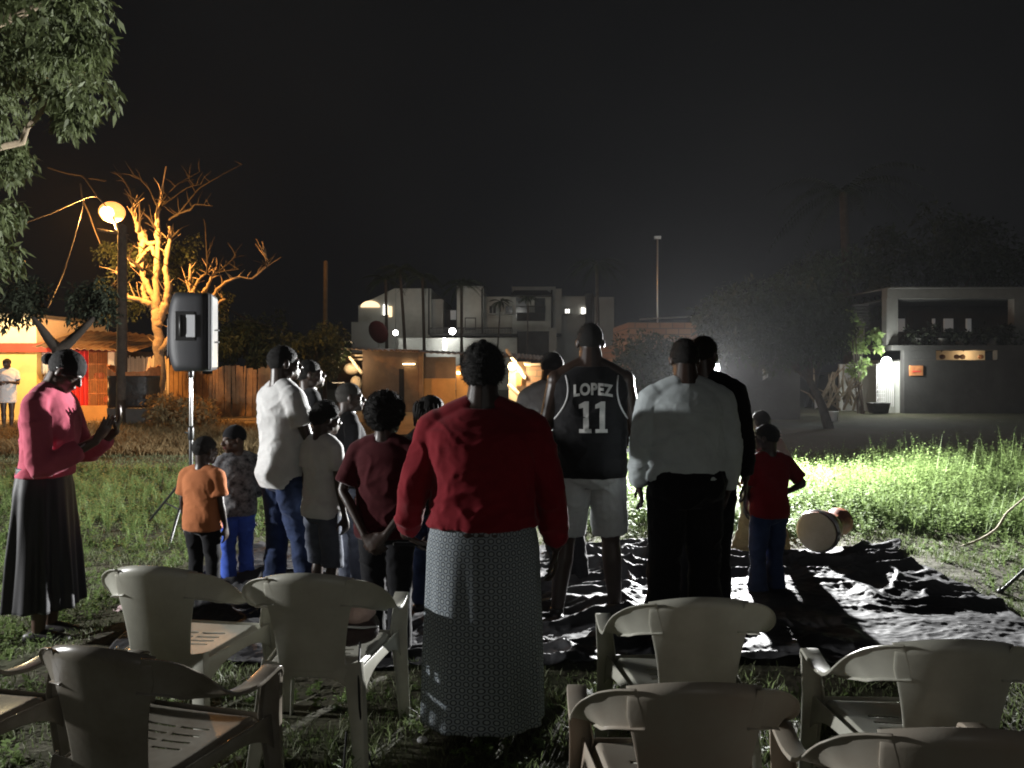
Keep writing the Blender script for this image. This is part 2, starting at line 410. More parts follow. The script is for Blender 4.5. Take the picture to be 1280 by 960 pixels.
# ---- tarp
TX0, TX1, TY0, TY1 = -2.35, 3.15, 4.15, 6.95
def tarp():
    nx, ny = 460, 240
    U, V = np.meshgrid(np.linspace(0, 1, nx), np.linspace(0, 1, ny))
    p = np.stack([U.ravel(), V.ravel(), np.zeros(U.size)], 1)
    x = TX0 + (TX1 - TX0) * p[:, 0]; y = TY0 + (TY1 - TY0) * p[:, 1]
    q = np.stack([x, y, np.zeros_like(x)], 1)
    y = y + (vnoise(q * 1.1 + 5) - .5) * .5 * np.abs(p[:, 1] * 2 - 1) ** 2 - .25 * p[:, 0] * (1 - p[:, 1]) * 0
    x = x + (vnoise(q * 1.3 + 9) - .5) * .6 * np.abs(p[:, 0] * 2 - 1) ** 4
    q = np.stack([x, y, np.zeros_like(x)], 1)
    w1 = (vnoise(q * 1.5 + 3)[:, None] - .5) * np.array([1.5, 1.5, 0])
    h = ridged(q * np.array([1.1, 2.6, 1]) + w1) ** 4 * .075
    h += ridged(q * np.array([2.3, 5.0, 1]) + 17 + w1) ** 4 * .05
    h += ridged(q * np.array([6.5, 8, 1]) + 31 + w1 * 2) ** 3 * .030
    h += ridged(q * np.array([15, 19, 1]) + 51 + w1 * 4) ** 2 * .010
    h *= .25 + 1.4 * np.clip(vnoise(q * 1.1 + 40) * 2 - .55, 0, 1)
    h *= 1 - .85 * np.exp(-(((x - 2.55) / .4) ** 2 + ((y - 6.6) / .35) ** 2))
    base = (vnoise(q * 1.3) - .5) * .05 + (vnoise(q * 5) - .5) * .025 + .035
    h = h * .66 + ridged(q * np.array([24, 30, 1]) + 71 + w1 * 5) ** 2 * .006
    P_ = np.stack([x, y, base + .012 + h], 1)
    i = np.arange(nx * ny).reshape(ny, nx)
    F = np.stack([i[:-1, :-1].ravel(), i[:-1, 1:].ravel(), i[1:, 1:].ravel(), i[1:, :-1].ravel()], 1)
    o = npmesh('tarpaulin', P_, F, M['tarp'], smooth=True)
    s_ = o.modifiers.new('t', 'SOLIDIFY'); s_.thickness = .003
    return tag(o, 'large crumpled grey and black tarpaulin spread on the grass under the crowd', 'tarpaulin')
tarp()
def in_tarp(x, y, m=0.0): return (x > TX0 - .05 + m) & (x < TX1 + .05 - m) & (y > TY0 - .02 + m) & (y < TY1 + .02 - m)

# ---- grass blades (uncountable)
def blades(name, n, region, hgt, wid, matn, dens=None, seed=1, kind='stuff', clump=6):
    r = np.random.default_rng(seed); x0, x1, y0, y1 = region
    # sample proportional to view
    x = r.uniform(x0, x1, n); y = r.uniform(y0, y1, n)
    keep = (np.abs(x) < .66 * y + .5) & ~in_tarp(x, y, .06)
    if dens is not None: keep &= r.uniform(0, 1, n) < dens(x, y)
    x = x[keep]; y = y[keep]; n = len(x)
    q = np.stack([x, y, np.zeros(n)], 1)
    base = (vnoise(q * 1.3) - .5) * .05 + (vnoise(q * 5) - .5) * .025 + .025
    base *= np.clip(np.minimum.reduce([x + 9, 9 - x, y - .4, 15 - y]) / .8, 0, 1)
    cl = .35 + 1.1 * vnoise(q * clump + 2) * (0.6 + .8 * vnoise(q * 1.1 + 7))
    h = hgt * cl * r.uniform(.5, 1.3, n); a = r.uniform(0, 2 * PI, n); lean = r.uniform(.2, 1.1, n) * h
    wv = wid * r.uniform(.6, 1.4, n)
    la = r.uniform(0, 2 * PI, n)
    dx, dy = np.cos(a) * wv, np.sin(a) * wv; lx, ly = np.cos(la) * lean, np.sin(la) * lean
    V = np.empty((n, 5, 3))
    V[:, 0] = np.stack([x - dx, y - dy, base], 1); V[:, 1] = np.stack([x + dx, y + dy, base], 1)
    V[:, 2] = np.stack([x + dx * .7 + lx * .35, y + dy * .7 + ly * .35, base + h * .6], 1)
    V[:, 3] = np.stack([x - dx * .7 + lx * .35, y - dy * .7 + ly * .35, base + h * .6], 1)
    V[:, 4] = np.stack([x + lx, y + ly, base + h], 1)
    k = np.arange(n)[:, None] * 5
    F = np.concatenate([k + np.array([[0, 1, 2]]), k + np.array([[0, 2, 3]]), k + np.array([[3, 2, 4]])], 0)
    o = npmesh(name, V.reshape(-1, 3), F, matn)
    return tag(o, kind=kind)
tag(blades('grass', 330000, (-7.5, 7.5, 1.2, 9), .055, .0035, M['grass'], dens=lambda x, y: np.clip(1.2 - .09 * y, .3, 1) * np.clip(vnoise(np.stack([x * 2.2, y * 2.2, x * 0], 1)) * 2.2 - .25, .06, 1)),
    'short patchy green grass of the field around the chairs and the tarpaulin', 'grass')
tag(blades('grass', 70000, (-10, 10, 8, 14.5), .06, .007, M['grass'], seed=5), 'rougher green grass of the field further out behind the crowd', 'grass')
tag(blades('dry_grass', 50000, (-12.5, -3, 13.5, 20), .20, .010, M['drygrass'], seed=9, clump=2), 'tall dry brown grass in front of the lit yard on the left', 'dry grass')

# ---- leafy weeds
def weeds(name, n, region, hgt, seed, label, shape=None, leafs=46, lsize=.022):
    r = np.random.default_rng(seed); T = []
    for t in range(7):
        k = leafs; br = r.integers(3, 6); V = []; 
        for b in range(br):
            a = r.uniform(0, 2*PI); sp = r.uniform(.1, .55); hb = r.uniform(.55, 1.0)
            kk = k // br
            for i in range(kk):
                s = (i + 1) / kk; hh_ = hb * s; c = np.array([math.cos(a) * sp * s * s, math.sin(a) * sp * s * s, hh_])
                th = r.uniform(0, 2*PI); d = np.array([math.cos(th), math.sin(th), r.uniform(-.3, .7)]); d /= np.linalg.norm(d)
                sd_ = np.cross(d, [0, 0, 1]); sd_ /= np.linalg.norm(sd_) + 1e-6
                L_ = r.uniform(.7, 1.6) * (1.2 - .5 * s)
                V.append((c, d, sd_, L_))
            # stem as thin strip
            V.append((np.array([0, 0, 0.]), np.array([math.cos(a)*sp, math.sin(a)*sp, hb]), np.array([math.sin(a), -math.cos(a), 0]), -1))
        T.append(V)
    x = r.uniform(region[0], region[1], n); y = r.uniform(region[2], region[3], n)
    keep = ~in_tarp(x, y, -.15) & (np.abs(x) < .7 * y + .3)
    if shape is not None: keep &= r.uniform(0, 1, n) < shape(x, y)
    x = x[keep]; y = y[keep]; n = len(x)
    cl = vnoise(np.stack([x * 1.5, y * 1.5, x * 0 + 3], 1))
    VV = []; 
    for j in range(n):
        V = T[j % 7]; H_ = hgt * (.45 + .9 * cl[j]) * r.uniform(.6, 1.25); rot = r.uniform(0, 2*PI); c_, s_ = math.cos(rot), math.sin(rot)
        cc = np.array([v[0] for v in V]); dd = np.array([v[1] for v in V]); ss = np.array([v[2] for v in V]); ll = np.array([v[3] for v in V])
        st = ll < 0
        Rm = np.array([[c_, s_, 0], [-s_, c_, 0], [0, 0, 1]])
        cc = cc @ Rm * H_; dd = dd @ Rm; ss = ss @ Rm
        L_ = np.where(st, H_, ll * lsize * (.7 + hgt)); W_ = np.where(st, .003, L_ * .38)
        a0 = cc; a1 = cc + dd * (L_ * .5)[:, None] + ss * W_[:, None]; a2 = cc + dd * L_[:, None]; a3 = cc + dd * (L_ * .5)[:, None] - ss * W_[:, None]
        Q = np.stack([a0, a1, a2, a3], 1) + np.array([x[j], y[j], .01])
        VV.append(Q.reshape(-1, 3))
    V = np.concatenate(VV); F = np.arange(len(V)).reshape(-1, 4)
    return tag(npmesh(name, V, F, M['weed']), label, 'weeds', kind='stuff')
weeds('weeds', 4600, (.6, 7.5, 7.2, 11.2), .5, 21, 'bright green leafy weeds standing tall behind the drum on the right',
      lambda x, y: np.clip((y - 6.9) * .8 - .15 + (x - 2) * .05, .0, 1) * np.clip(1.25 - (y > 9.6) * .5, 0, 1), 60, .029)
weeds('weeds', 3600, (-7, -.2, 6.6, 12), .24, 22, 'low bushy green weeds on the left behind the speaker stand', lambda x, y: np.clip((y - 6) * .45, 0, .9), 46, .030)
weeds('weeds', 900, (-4.5, -2.0, 3.2, 7), .12, 23, 'small creeping weeds in the grass around the woman in pink', None, 30, .03)
weeds('weeds', 700, (-2.2, 4.5, 2.6, 4.3), .08, 24, 'tiny creeping weeds in the grass between the chairs', None, 24, .03)
weeds('weeds', 700, (2.6, 5.5, 4.6, 7.6), .13, 25, 'short weeds along the right edge of the tarpaulin', None, 30, .03)

# ================================================================== PEOPLE
def lerp(a, b, t): return a + (b - a) * t
def chain(pts, rads, k=5):
    """catmull-ish densify of joints"""
    pts = [Vector(p) for p in pts]; out = []; ro = []
    n = len(pts)
    for i in range(n - 1):
        p0 = pts[max(i-1, 0)]; p1 = pts[i]; p2 = pts[i+1]; p3 = pts[min(i+2, n-1)]
        for j in range(k):
            t = j / k; t2 = t*t; t3 = t2*t
            c = .5 * ((2*p1) + (p2-p0)*t + (2*p0-5*p1+4*p2-p3)*t2 + (3*p1-p0-3*p2+p3)*t3)
            out.append(p1.lerp(p2, t).lerp(c, .55)); ro.append(lerp(rads[i], rads[i+1], t))
    out.append(pts[-1]); ro.append(rads[-1]); return out, ro

def hand(mb, wrist, d, nrm, s, side, curl=.5, spread=1.0):
    """wrist point, d finger direction, nrm = direction the palm faces, side=+1 thumb on cross(d,nrm) side"""
    d = Vector(d).normalized(); nrm = Vector(nrm); nrm = (nrm - d * nrm.dot(d)).normalized()
    t = d.cross(nrm) * side
    w = Vector(wrist)
    mb.tube([w - d * .01 * s, w + d * .025 * s, w + d * .06 * s, w + d * .092 * s],
            [(.024 * s, .018 * s), (.033 * s, .015 * s), (.041 * s, .014 * s), (.038 * s, .0115 * s)], 12, ref=nrm)
    for i, (o, L_) in enumerate(((.030, .072), (.010, .080), (-.010, .074), (-.029, .058))):
        b = w + d * .088 * s + t * o * s
        dir_ = (d + t * o * 2.2 * spread).normalized(); pts = [b - d * .012 * s, b]; rr = [.0095 * s, .0092 * s]
        ang = 0
        for k, seg in enumerate((.45, .31, .24)):
            ang += curl * (.55, .8, .6)[k] * (1 + .12 * i)
            dd = dir_ * math.cos(ang) + nrm * math.sin(ang)
            pts.append(pts[-1] + dd * L_ * seg * s); rr.append((.0086, .0078, .0066)[k] * s)
        mb.tube(pts, rr, 8)
    b = w + d * .028 * s + t * .026 * s
    td = (d * .72 + t * .62 + nrm * .35).normalized()
    mb.tube([b, b + td * .034 * s, b + td * .034 * s + (td + d * .5 + nrm * curl * .5).normalized() * .03 * s,
             b + td * .034 * s + (td + d * .5 + nrm * curl * .5).normalized() * .03 * s + (d + nrm * curl * .7).normalized() * .024 * s],
            [.0135 * s, .0115 * s, .010 * s, .0078 * s], 8)

def person(label, x, y, yaw, H, hh=.228, W=1., D=1., skin='skin', head=(0, 0), arms=None, legs=None, top=None, bottom=None,
           hair='crop', hairm='hair', shoes='shoe', vox=.0075, lean=0, group=None, armw=1., legw=1., z0=.03, jacket=None, seed=None):
    root = thing('person', (x, y, z0), label, 'person', group, R(yaw))
    seed = seed if seed is not None else int(abs(x * 100) + y * 37)
    s = hh / .23; SH = H - hh * 1.13; S = SH / 1.49 * 1.75
    ls = lambda z: lean * max(0, z - .55 * SH) / (.45 * SH)          # forward lean of the spine
    torso = [(.53, .060, .050, 0), (.565, .090, .066, -.004), (.61, .098, .073, -.008), (.67, .092, .067, -.002), (.73, .083, .060, .002), (.80, .090, .065, .003),
             (.87, .100, .069, 0), (.925, .108, .064, -.003), (.96, .103, .054, -.008), (.982, .080, .046, -.010), (1.0, .060, .041, -.010), (1.02, .038, .037, -.006)]
    def tr(ease, z0_, z1_, loose=0, es=1):
        out = []
        zs = np.linspace(z0_, z1_, max(4, int((z1_ - z0_) / .03)))
        tz = [q[0] for q in torso]
        for z in zs:
            kw = max(0, min(1, (z - .92) / .07)); We = lerp(W, 1 + (W - 1) * .25, kw); De = lerp(D, 1 + (D - 1) * .3, kw)
            a = np.interp(z, tz, [q[1] for q in torso]) * S * We + ease * (1 - .5 * kw); b = np.interp(z, tz, [q[2] for q in torso]) * S * De + ease * (1 - .5 * kw)
            if z < .90: a = max(a, loose * S * W); b = max(b, loose * .68 * S * D)
            c_ = np.interp(z, tz, [q[3] for q in torso]) * S
            out.append((0, c_ + ls(z * SH), z * SH, a, b))
        return out
    shj = [Vector((sx * .104 * S * (W ** .6), -.008 * S + ls(.955 * SH), .952 * SH - (armw - 1) * .055)) for sx in (-1, 1)]
    if arms is None: arms = (None, None)
    A = []
    for i, a in enumerate(arms):
        sx = (-1, 1)[i]
        if a is None or a == 'down':
            a = dict(e=(sx * (.118 * W + .012) * S, -.012, SH * .955 - .172 * S), w=(sx * (.125 * W + .008) * S, .03, SH * .955 - .318 * S))
        a.setdefault('d', (0, .15, -1)); a.setdefault('n', (-sx, 0, 0)); a.setdefault('curl', .5)
        A.append(a)
    if legs is None: legs = ((-.075, 0, 0), (.075, 0, 0))
    Lg = []
    for i, l in enumerate(legs):
        sx = (-1, 1)[i]; hip = Vector((sx * .052 * S * (W ** .5), 0, .575 * SH)); ank = Vector((l[0], l[1], .045 * SH + (l[3] if len(l) > 3 else 0)))
        kn = hip.lerp(ank, .49) + Vector((0, (l[4] if len(l) > 4 else .02), 0)); Lg.append((hip, kn, ank, l[2] if len(l) > 2 else sx * 8))
    # ---- body
    mb = MB()
    mb.rings(tr(0, .53, 1.02))
    for q in shj: mb.tube([(q.x * .2, q.y, 1.0 * SH), (q.x * .6, q.y, lerp(q.z, SH, .45) + .01), tuple(q)], [(.036 * S, .036 * S), (.036 * S, .033 * S), (.031 * S, .031 * S)], 12)
    ar = [.029, .027, .0205, .0225, .0145]
    for i, a in enumerate(A):
        e, w_ = Vector(a['e']), Vector(a['w']); sh = shj[i]
        pts, rr = chain([sh, sh.lerp(e, .4), e, e.lerp(w_, .3), w_], [q * S * armw for q in ar]); mb.tube(pts, rr, 12)
        mb.ell(sh, (.031 * S * armw,) * 3)
        sx = (-1, 1)[i]
        if not a.get('nohand'): hand(mb, w_, a['d'], a['n'], s * (.92 if hh < .215 else 1), a.get('side', -sx), a['curl'], a.get('spread', 1))
    lr = [.050, .046, .031, .033, .030, .0195]
    for hip, kn, ank, fy in Lg:
        pts, rr = chain([hip, hip.lerp(kn, .4), kn, kn.lerp(ank, .25) + Vector((0, -.008, 0)), kn.lerp(ank, .45), ank], [q * S * legw for q in lr]); mb.tube(pts, rr, 14)
        f = Matrix.Rotation(-R(fy), 3, 'Z'); fd = f @ Vector((0, 1, 0)); b = Vector((ank.x, ank.y, ank.z - .045 * SH))
        q = S / 1.75
        mb.tube([b - fd * .045 * q + Vector((0, 0, .032 * q)), b + Vector((0, 0, .04 * q)), b + fd * .08 * q + Vector((0, 0, .03 * q)), b + fd * .15 * q + Vector((0, 0, .017 * q))],
                [(.030 * q, .030 * q), (.033 * q, .036 * q), (.042 * q, .026 * q), (.038 * q, .015 * q)], 12, ref=(0, 0, 1))
    # head in its own frame
    hc = Vector((0, ls(SH) + lean * .25 + .012, H - .118 * s)) ; 
    HM = Matrix.Translation(Vector((0, hc.y - .02, H - .2 * s))) @ Euler((-R(head[1]), 0, R(head[0]))).to_matrix().to_4x4() @ Matrix.Translation(Vector((0, .02, .082 * s))) @ Matrix.Scale(s, 4)
    hb = MB()
    hb.ell((0, -.012, .030), (.074, .096, .086)); hb.ell((0, .030, -.030), (.058, .060, .076)); hb.ell((0, .064, -.086), (.026, .024, .020))
    for sx in (-1, 1):
        hb.ell((sx * .040, .056, -.018), (.022, .024, .020)); hb.ell((sx * .012, .101, -.027), (.010, .010, .009))
        hb.ell((sx * .077, -.006, -.004), (.011, .019, .031), Euler((R(-10), 0, R(sx * -22))).to_matrix())
        hb.ell((sx * .032, .072, .002), (.0135, .0125, .0115)); hb.ell((sx * .048, .01, -.06), (.018, .035, .03))
    hb.ell((0, .078, .020), (.052, .014, .011)); hb.tube([(0, .086, .012), (0, .100, -.008), (0, .108, -.024)], [.008, .010, .013], 10)
    hb.ell((0, .089, -.051), (.023, .012, .0075)); hb.ell((0, .087, -.063), (.021, .012, .008)); hb.ell((0, .07, -.072), (.03, .02, .02))
    mb.add([HM @ Vector(v) for v in hb.v], hb.f)
    nb = HM @ Vector((0, -.028, -.03)); base = Vector((0, ls(SH * .98) - .008 * S, .975 * SH))
    mb.tube([base, base.lerp(nb, .5), nb], [.047 * S * (W ** .4), .040 * S * (W ** .35), .058 * s], 14)
    me = remesh(mb, vox, 3)
    HI = HM.inverted(); n = len(me.polygons)
    body = link(me, 'body', [M[skin], M['eyew'], M['lip'], M['hair']], root)
    idx = [0] * n
    for p in me.polygons:
        if p.center.z < H - hh * 1.3: continue
        c = HI @ p.center
        if c.y > .05:
            for sx in (-1, 1):
                dx, dz = c.x - sx * .032, c.z - .002
                if (dx / .012) ** 2 + (dz / .006) ** 2 < 1 and c.y > .074: idx[p.index] = 3 if abs(dx) < .0055 else 1
                if abs(c.x - sx * .032) < .018 and abs(c.z - .021 + abs(dx) * .2) < .0035: idx[p.index] = 3
            if abs(c.x) < .022 and abs(c.z + .057) < .010 and c.y > .085: idx[p.index] = 2
    me.polygons.foreach_set('material_index', idx)
    # ---- hair
    def cap(sc_, zoff=.012, slope=.55, extra=None, c=(0, -.012, .030), r0=(.074, .096, .086), inner=.90, nu=44, nv=30, namp=.004, fz=0):
        h = MB(); vs = []
        rr = random.Random(seed)
        for j in range(nv + 1):
            t = PI * j / nv
            for i in range(nu):
                a = 2 * PI * i / nu
                u = Vector((math.sin(t) * math.cos(a), math.sin(t) * math.sin(a), math.cos(t)))
                v = Vector((u.x * r0[0] * sc_[0], u.y * r0[1] * sc_[1], u.z * r0[2] * sc_[2])) 
                p = v + Vector(c)
                lim = zoff + slope * p.y + .007 * math.sin(a * 5 + seed) + .004 * math.sin(a * 11 + seed * 2)
                if p.z < lim:
                    k = min(1, (lim - p.z) / .022); vi = Vector((u.x * r0[0], u.y * r0[1], u.z * r0[2])) * inner + Vector(c); p = p.lerp(vi, k)
                else: p += u * rr.uniform(-namp, namp)
                vs.append(HM @ p)
        fs = [(j*nu+i, (j+1)*nu+i, (j+1)*nu+(i+1) % nu, j*nu+(i+1) % nu) for j in range(nv) for i in range(nu)]
        h.add(vs, fs)
        if fz:
            for k in range(fz):
                a = rr.uniform(0, 2*PI); ct = rr.uniform(-.9, 1); st_ = math.sqrt(1 - ct*ct); u = Vector((st_*math.cos(a), st_*math.sin(a), ct))
                p = Vector((u.x * r0[0] * sc_[0], u.y * r0[1] * sc_[1], u.z * r0[2] * sc_[2])) + Vector(c)
                if p.z < zoff + slope * p.y + .006: continue
                L_ = rr.uniform(.004, .014) * (1 if max(sc_) < 1.15 else 1.6); t_ = u.orthogonal().normalized(); t_ = Matrix.Rotation(rr.uniform(0, 6.28), 3, u) @ t_
                q = [p - t_ * .0012, p + t_ * .0012, p + u * L_ + t_ * L_ * rr.uniform(.2, .9)]
                h.add([HM @ v for v in q], [(0, 1, 2)])
        return h
    hm = M[hairm]
    if hair == 'crop': cap((1.045, 1.035, 1.045), fz=1500, namp=.0016, zoff=.004).build('hair', hm, root, smooth=True)
    elif hair == 'buzz': cap((1.018, 1.014, 1.02), fz=900, namp=.0006, zoff=.002).build('hair', hm, root, smooth=True)
    elif hair == 'thick': cap((1.17, 1.10, 1.18), zoff=.0, namp=.005, fz=2200).build('hair', hm, root, smooth=True)
    elif hair == 'afro':
        h = cap((1.45, 1.30, 1.36), zoff=-.045, slope=.95, c=(0, -.03, .028), namp=.011, fz=4500); h.build('hair', hm, root, smooth=True)
    elif hair == 'updo':
        h = cap((1.24, 1.20, 1.22), zoff=-.028, slope=.55, namp=.006, fz=3000)
        rr = random.Random(3)
        for k in range(26):   # rolled curls piled high on the crown
            a = rr.uniform(0, 2*PI); q = rr.uniform(0, .055); c_ = Vector((q*math.cos(a), -.03 + q*math.sin(a), .125 - q * .5 + rr.uniform(-.01, .012)))
            e = MB(); e.ell(c_, (rr.uniform(.015, .024), rr.uniform(.015, .024), rr.uniform(.012, .018)), nu=10, nv=7); h.add([HM @ Vector(v) for v in e.v], e.f)
        h.build('hair', hm, root, smooth=True)
    elif hair == 'bun':
        h = cap((1.12, 1.10, 1.12), zoff=-.012, slope=.5, namp=.002, fz=300)
        e = MB(); e.ell((0, -.125, .00), (.04, .034, .036)); h.add([HM @ Vector(v) for v in e.v], e.f); h.build('hair', hm, root, smooth=True)
    elif hair == 'braids':
        h = cap((1.08, 1.07, 1.08), namp=.002, fz=300); rr = random.Random(5)
        for k in range(22):
            a = PI * (.95 + 1.1 * k / 21); b = Vector((.078 * math.cos(a), -.012 + .098 * math.sin(a), .03 + rr.uniform(-.02, .05)))
            o = Vector((math.cos(a), math.sin(a), 0)); L_ = rr.uniform(.07, .12)
            e = MB(); pts = [b, b + o * .016 + Vector((0, 0, -.02)), b + o * .02 + Vector((rr.uniform(-.01, .01), 0, -L_ * .6)), b + o * .018 + Vector((0, 0, -L_))]
            e.tube(pts, [.008, .0085, .008, .007], 7); e.ell(pts[-1], (.009, .009, .009), nu=8, nv=6); h.add([HM @ Vector(v) for v in e.v], e.f)
        h.build('hair', hm, root, smooth=True)
    elif hair == 'cap':
        cap((1.09, 1.07, 1.12), zoff=.015, slope=.3, namp=.0006).build('knit_cap', M['black'], root, smooth=True)
    if top and top.get('glasses'): pass
    # ---- top
    if top:
        mbt = MB(); ez = top.get('ease', .014); hem = top.get('hem', .60); loose = top.get('loose', 0)
        ring = tr(ez, hem, 1.0, loose); fr0 = top.get('sleeve', .35)
        if top.get('flare'): ring[0] = (ring[0][0], ring[0][1], ring[0][2], ring[0][3] + top['flare'], ring[0][4] + top['flare'])
        mbt.rings(ring)
        if fr0 > 0:
            for q in shj: mbt.tube([(q.x * .25, q.y, .995 * SH), (q.x * .62, q.y, lerp(q.z, SH, .45) + .01), tuple(q)], [(.042 * S, .040 * S), (.042 * S, .038 * S), (.036 * S, .036 * S)], 12)
        fr = top.get('sleeve', .35)      # fraction of the arm covered (shoulder to wrist)
        for i, a in enumerate(A):
            e, w_ = Vector(a['e']), Vector(a['w']); sh = shj[i]
            if fr <= 0:
                continue
            base = [sh + Vector(((1, -1)[i] * .03 * S, 0, .004)), sh, sh.lerp(e, .5), e, e.lerp(w_, .5), w_]
            rad = [.034, .0335, .0315, .0265, .0265, .0185]; cum = [-.1, 0, .25, .5, .75, 1.0]
            pts = []; rr = []
            for p_, r_, c_ in zip(base, rad, cum):
                if c_ <= fr + 1e-6: pts.append(p_); rr.append(r_ * S * armw + top.get('sease', .006))
            if fr not in cum:
                for q in range(len(cum) - 1):
                    if cum[q] < fr < cum[q + 1]:
                        t = (fr - cum[q]) / (cum[q + 1] - cum[q]); pts.append(base[q].lerp(base[q + 1], t)); rr.append(lerp(rad[q], rad[q + 1], t) * S * armw + top.get('sease', .006) + (.008 if fr < .6 else 0))
            p2, r2 = chain(pts, rr, 4); mbt.tube(p2, r2, 14, cap=False)
        if top.get('collar'):
            nbz = .985 * SH; mbt.rings([(0, base_y(ls, SH, S), nbz - .03, .050 * S * W ** .4, .050 * S), (0, base_y(ls, SH, S), nbz + .035 * s, .041 * S * W ** .4, .043 * S)], n=20, e=2)
        me = remesh(mbt, max(vox, .0075), 9, wrinkle=top.get('wr', .014), seed=seed, calm=SH * .99)
        t_o = link(me, top.get('name', 't_shirt'), M[top['mat']], root)
        root_top = t_o
    else: root_top = None
    # ---- bottom
    if bottom:
        kind = bottom['type']; tz = bottom.get('top', .72)
        if kind in ('trousers', 'shorts'):
            mbb = MB(); tz = tz if tz > .66 else .62; mbb.rings(tr(bottom.get('ease', .012) if bottom.get('tuck') else .002, .535, tz))
            fr = bottom.get('len', 1.0)
            for hip, kn, ank, fy in Lg:
                base = [hip + Vector((0, 0, .03)), hip.lerp(kn, .3), kn, kn.lerp(ank, .4), ank + Vector((0, 0, .005))]; cum = [0, .15, .5, .7, 1.0]
                rad = [.056, .052, .039, .039, bottom.get('cuff', .034)]
                if kind == 'shorts': rad = [.058, .058, .056, .056, .05]
                pts = []; rr = []
                for q, (p_, r_, c_) in enumerate(zip(base, rad, cum)):
                    if c_ <= fr + 1e-6: pts.append(p_); rr.append(r_ * S * legw + .004)
                    else:
                        t = (fr - cum[q - 1]) / (c_ - cum[q - 1])
                        if t > .02: pts.append(base[q - 1].lerp(p_, t)); rr.append(lerp(rad[q - 1], r_, t) * S * legw + .004)
                        break
                p2, r2 = chain(pts, rr, 5); mbb.tube(p2, r2, 16, cap=False)
            me = remesh(mbb, max(vox, .0075), 4, wrinkle=bottom.get('wr', .016), seed=seed + 5, wr_scale=(6, 6, 9))
            link(me, bottom.get('name', kind), M[bottom['mat']], root)
        else:      # skirt
            z1 = tz * SH; zb = bottom['hem']; n, m = 140, 60; mbs = MB(); wa = .092 * S * W + .006; ha = .100 * S * W + .012; wb = .067 * S * D + .007; hb_ = .074 * S * D + .012; bt_ = bottom.get('bot', (.26, .2)); fo = bottom.get('folds', .012)
            ph = seed; vs = []
            for j in range(m + 1):
                t = j / m; z = lerp(z1, zb, t)
                k = min(1, t / .22); k = k * k * (3 - 2 * k)
                a = lerp(wa, ha, k); b = lerp(wb, hb_, k)
                if t > .22:
                    k2 = (t - .22) / .78; a = lerp(a, bt_[0], k2); b = lerp(b, bt_[1], k2)
                for i in range(n):
                    q = 2 * PI * i / n; f_ = fo * min(1, t * 1.6) * (math.sin(9 * q + ph + 1.5 * math.sin(2 * q)) + .6 * math.sin(16 * q + ph * 2 + t * 2)) * (.5 + .5 * t)
                    c_, s_ = math.cos(q), math.sin(q)
                    vs.append(((a + f_) * math.copysign(abs(c_) ** .87, c_) + bottom.get('sx', 0) * t, (b + f_) * math.copysign(abs(s_) ** .87, s_) - .004 + bottom.get('sy', 0) * t, z))
            fs = [(j*n+i, (j+1)*n+i, (j+1)*n+(i+1) % n, j*n+(i+1) % n) for j in range(m) for i in range(n)]
            mbs.add(vs, fs); o = mbs.build('skirt', M[bottom['mat']], root, smooth=True)
            me = o.data; uvl = me.uv_layers.new(name='UVMap'); sc_ = bottom.get('rep', 36)
            per = 2 * PI * .22
            for p in me.polygons:
                for li in p.loop_indices:
                    vi = me.loops[li].vertex_index; j, i = divmod(vi, n)
                    u = i / n
                    if i == 0 and (p.index % n) == n - 1: u = 1.0
                    uvl.data[li].uv = (u * sc_, (z1 - me.vertices[vi].co.z) / (per / sc_) / 1.732)
            q = o.modifiers.new('t', 'SOLIDIFY'); q.thickness = .004
    # ---- shoes
    if shoes:
        for hip, kn, ank, fy in Lg:
            f = Matrix.Rotation(-R(fy), 3, 'Z'); fd = f @ Vector((0, 1, 0)); b = Vector((ank.x, ank.y, ank.z - .045 * SH)); q = S / 1.75
            ms = MB()
            ms.tube([b - fd * .055 * q + Vector((0, 0, .036 * q)), b + Vector((0, 0, .045 * q)), b + fd * .08 * q + Vector((0, 0, .034 * q)), b + fd * .165 * q + Vector((0, 0, .022 * q))],
                    [(.036 * q, .036 * q), (.040 * q, .046 * q), (.048 * q, .034 * q), (.042 * q, .022 * q)], 14, ref=(0, 0, 1))
            if shoes != 'sandal':
                ms.tube([b + Vector((0, 0, .04 * q)), b + Vector((0, -.005, .10 * q))], [.042 * q, .040 * q], 14, cap=False)
            me = remesh(ms, .007, 3); link(me, 'shoe', M['shoe' if shoes == 'sandal' else shoes], root)
    return root, dict(SH=SH, S=S, HM=HM, body=body, top=root_top, A=A, shj=shj, s=s)
def base_y(ls, SH, S): return ls(SH * .98) - .008 * S

# -- 1 woman in pink, left, reading from her raised hands
SHw = 1.66 - .235 * 1.13
p1, i1 = person('woman in pink long-sleeved sweater and long black skirt with hands raised before her', -2.67, 4.57, -84, 1.67, hh=.225, W=1.04, D=1.05, skin='skin2',
       head=(0, 36), lean=.05, vox=.0055,
       arms=(dict(e=(-.22, .13, 1.03), w=(-.15, .33, 1.17), d=(.05, .35, 1), n=(.2, -1, .3), curl=.25, side=1, spread=1.6),
             dict(e=(.235, .08, 1.00), w=(.13, .33, 1.14), d=(-.05, .55, .9), n=(-.5, -.8, .5), curl=.12, side=-1, spread=1.6)),
       top=dict(mat='pink', name='sweater', sleeve=.85, hem=.66, ease=.02, loose=.098, wr=.016, sease=.012), bottom=dict(type='skirt', mat='blacksk', top=.70, hem=.20, bot=(.215, .19), folds=.016),
       hair='bun', shoes='sandal', armw=1.05)
bs = MB(); bs.tube([(.12 + .0, .352, 1.155), (.16, .36, 1.165), (.165, .32, 1.15), (.13, .30, 1.14)], .004, 6); 
o = MB(); 
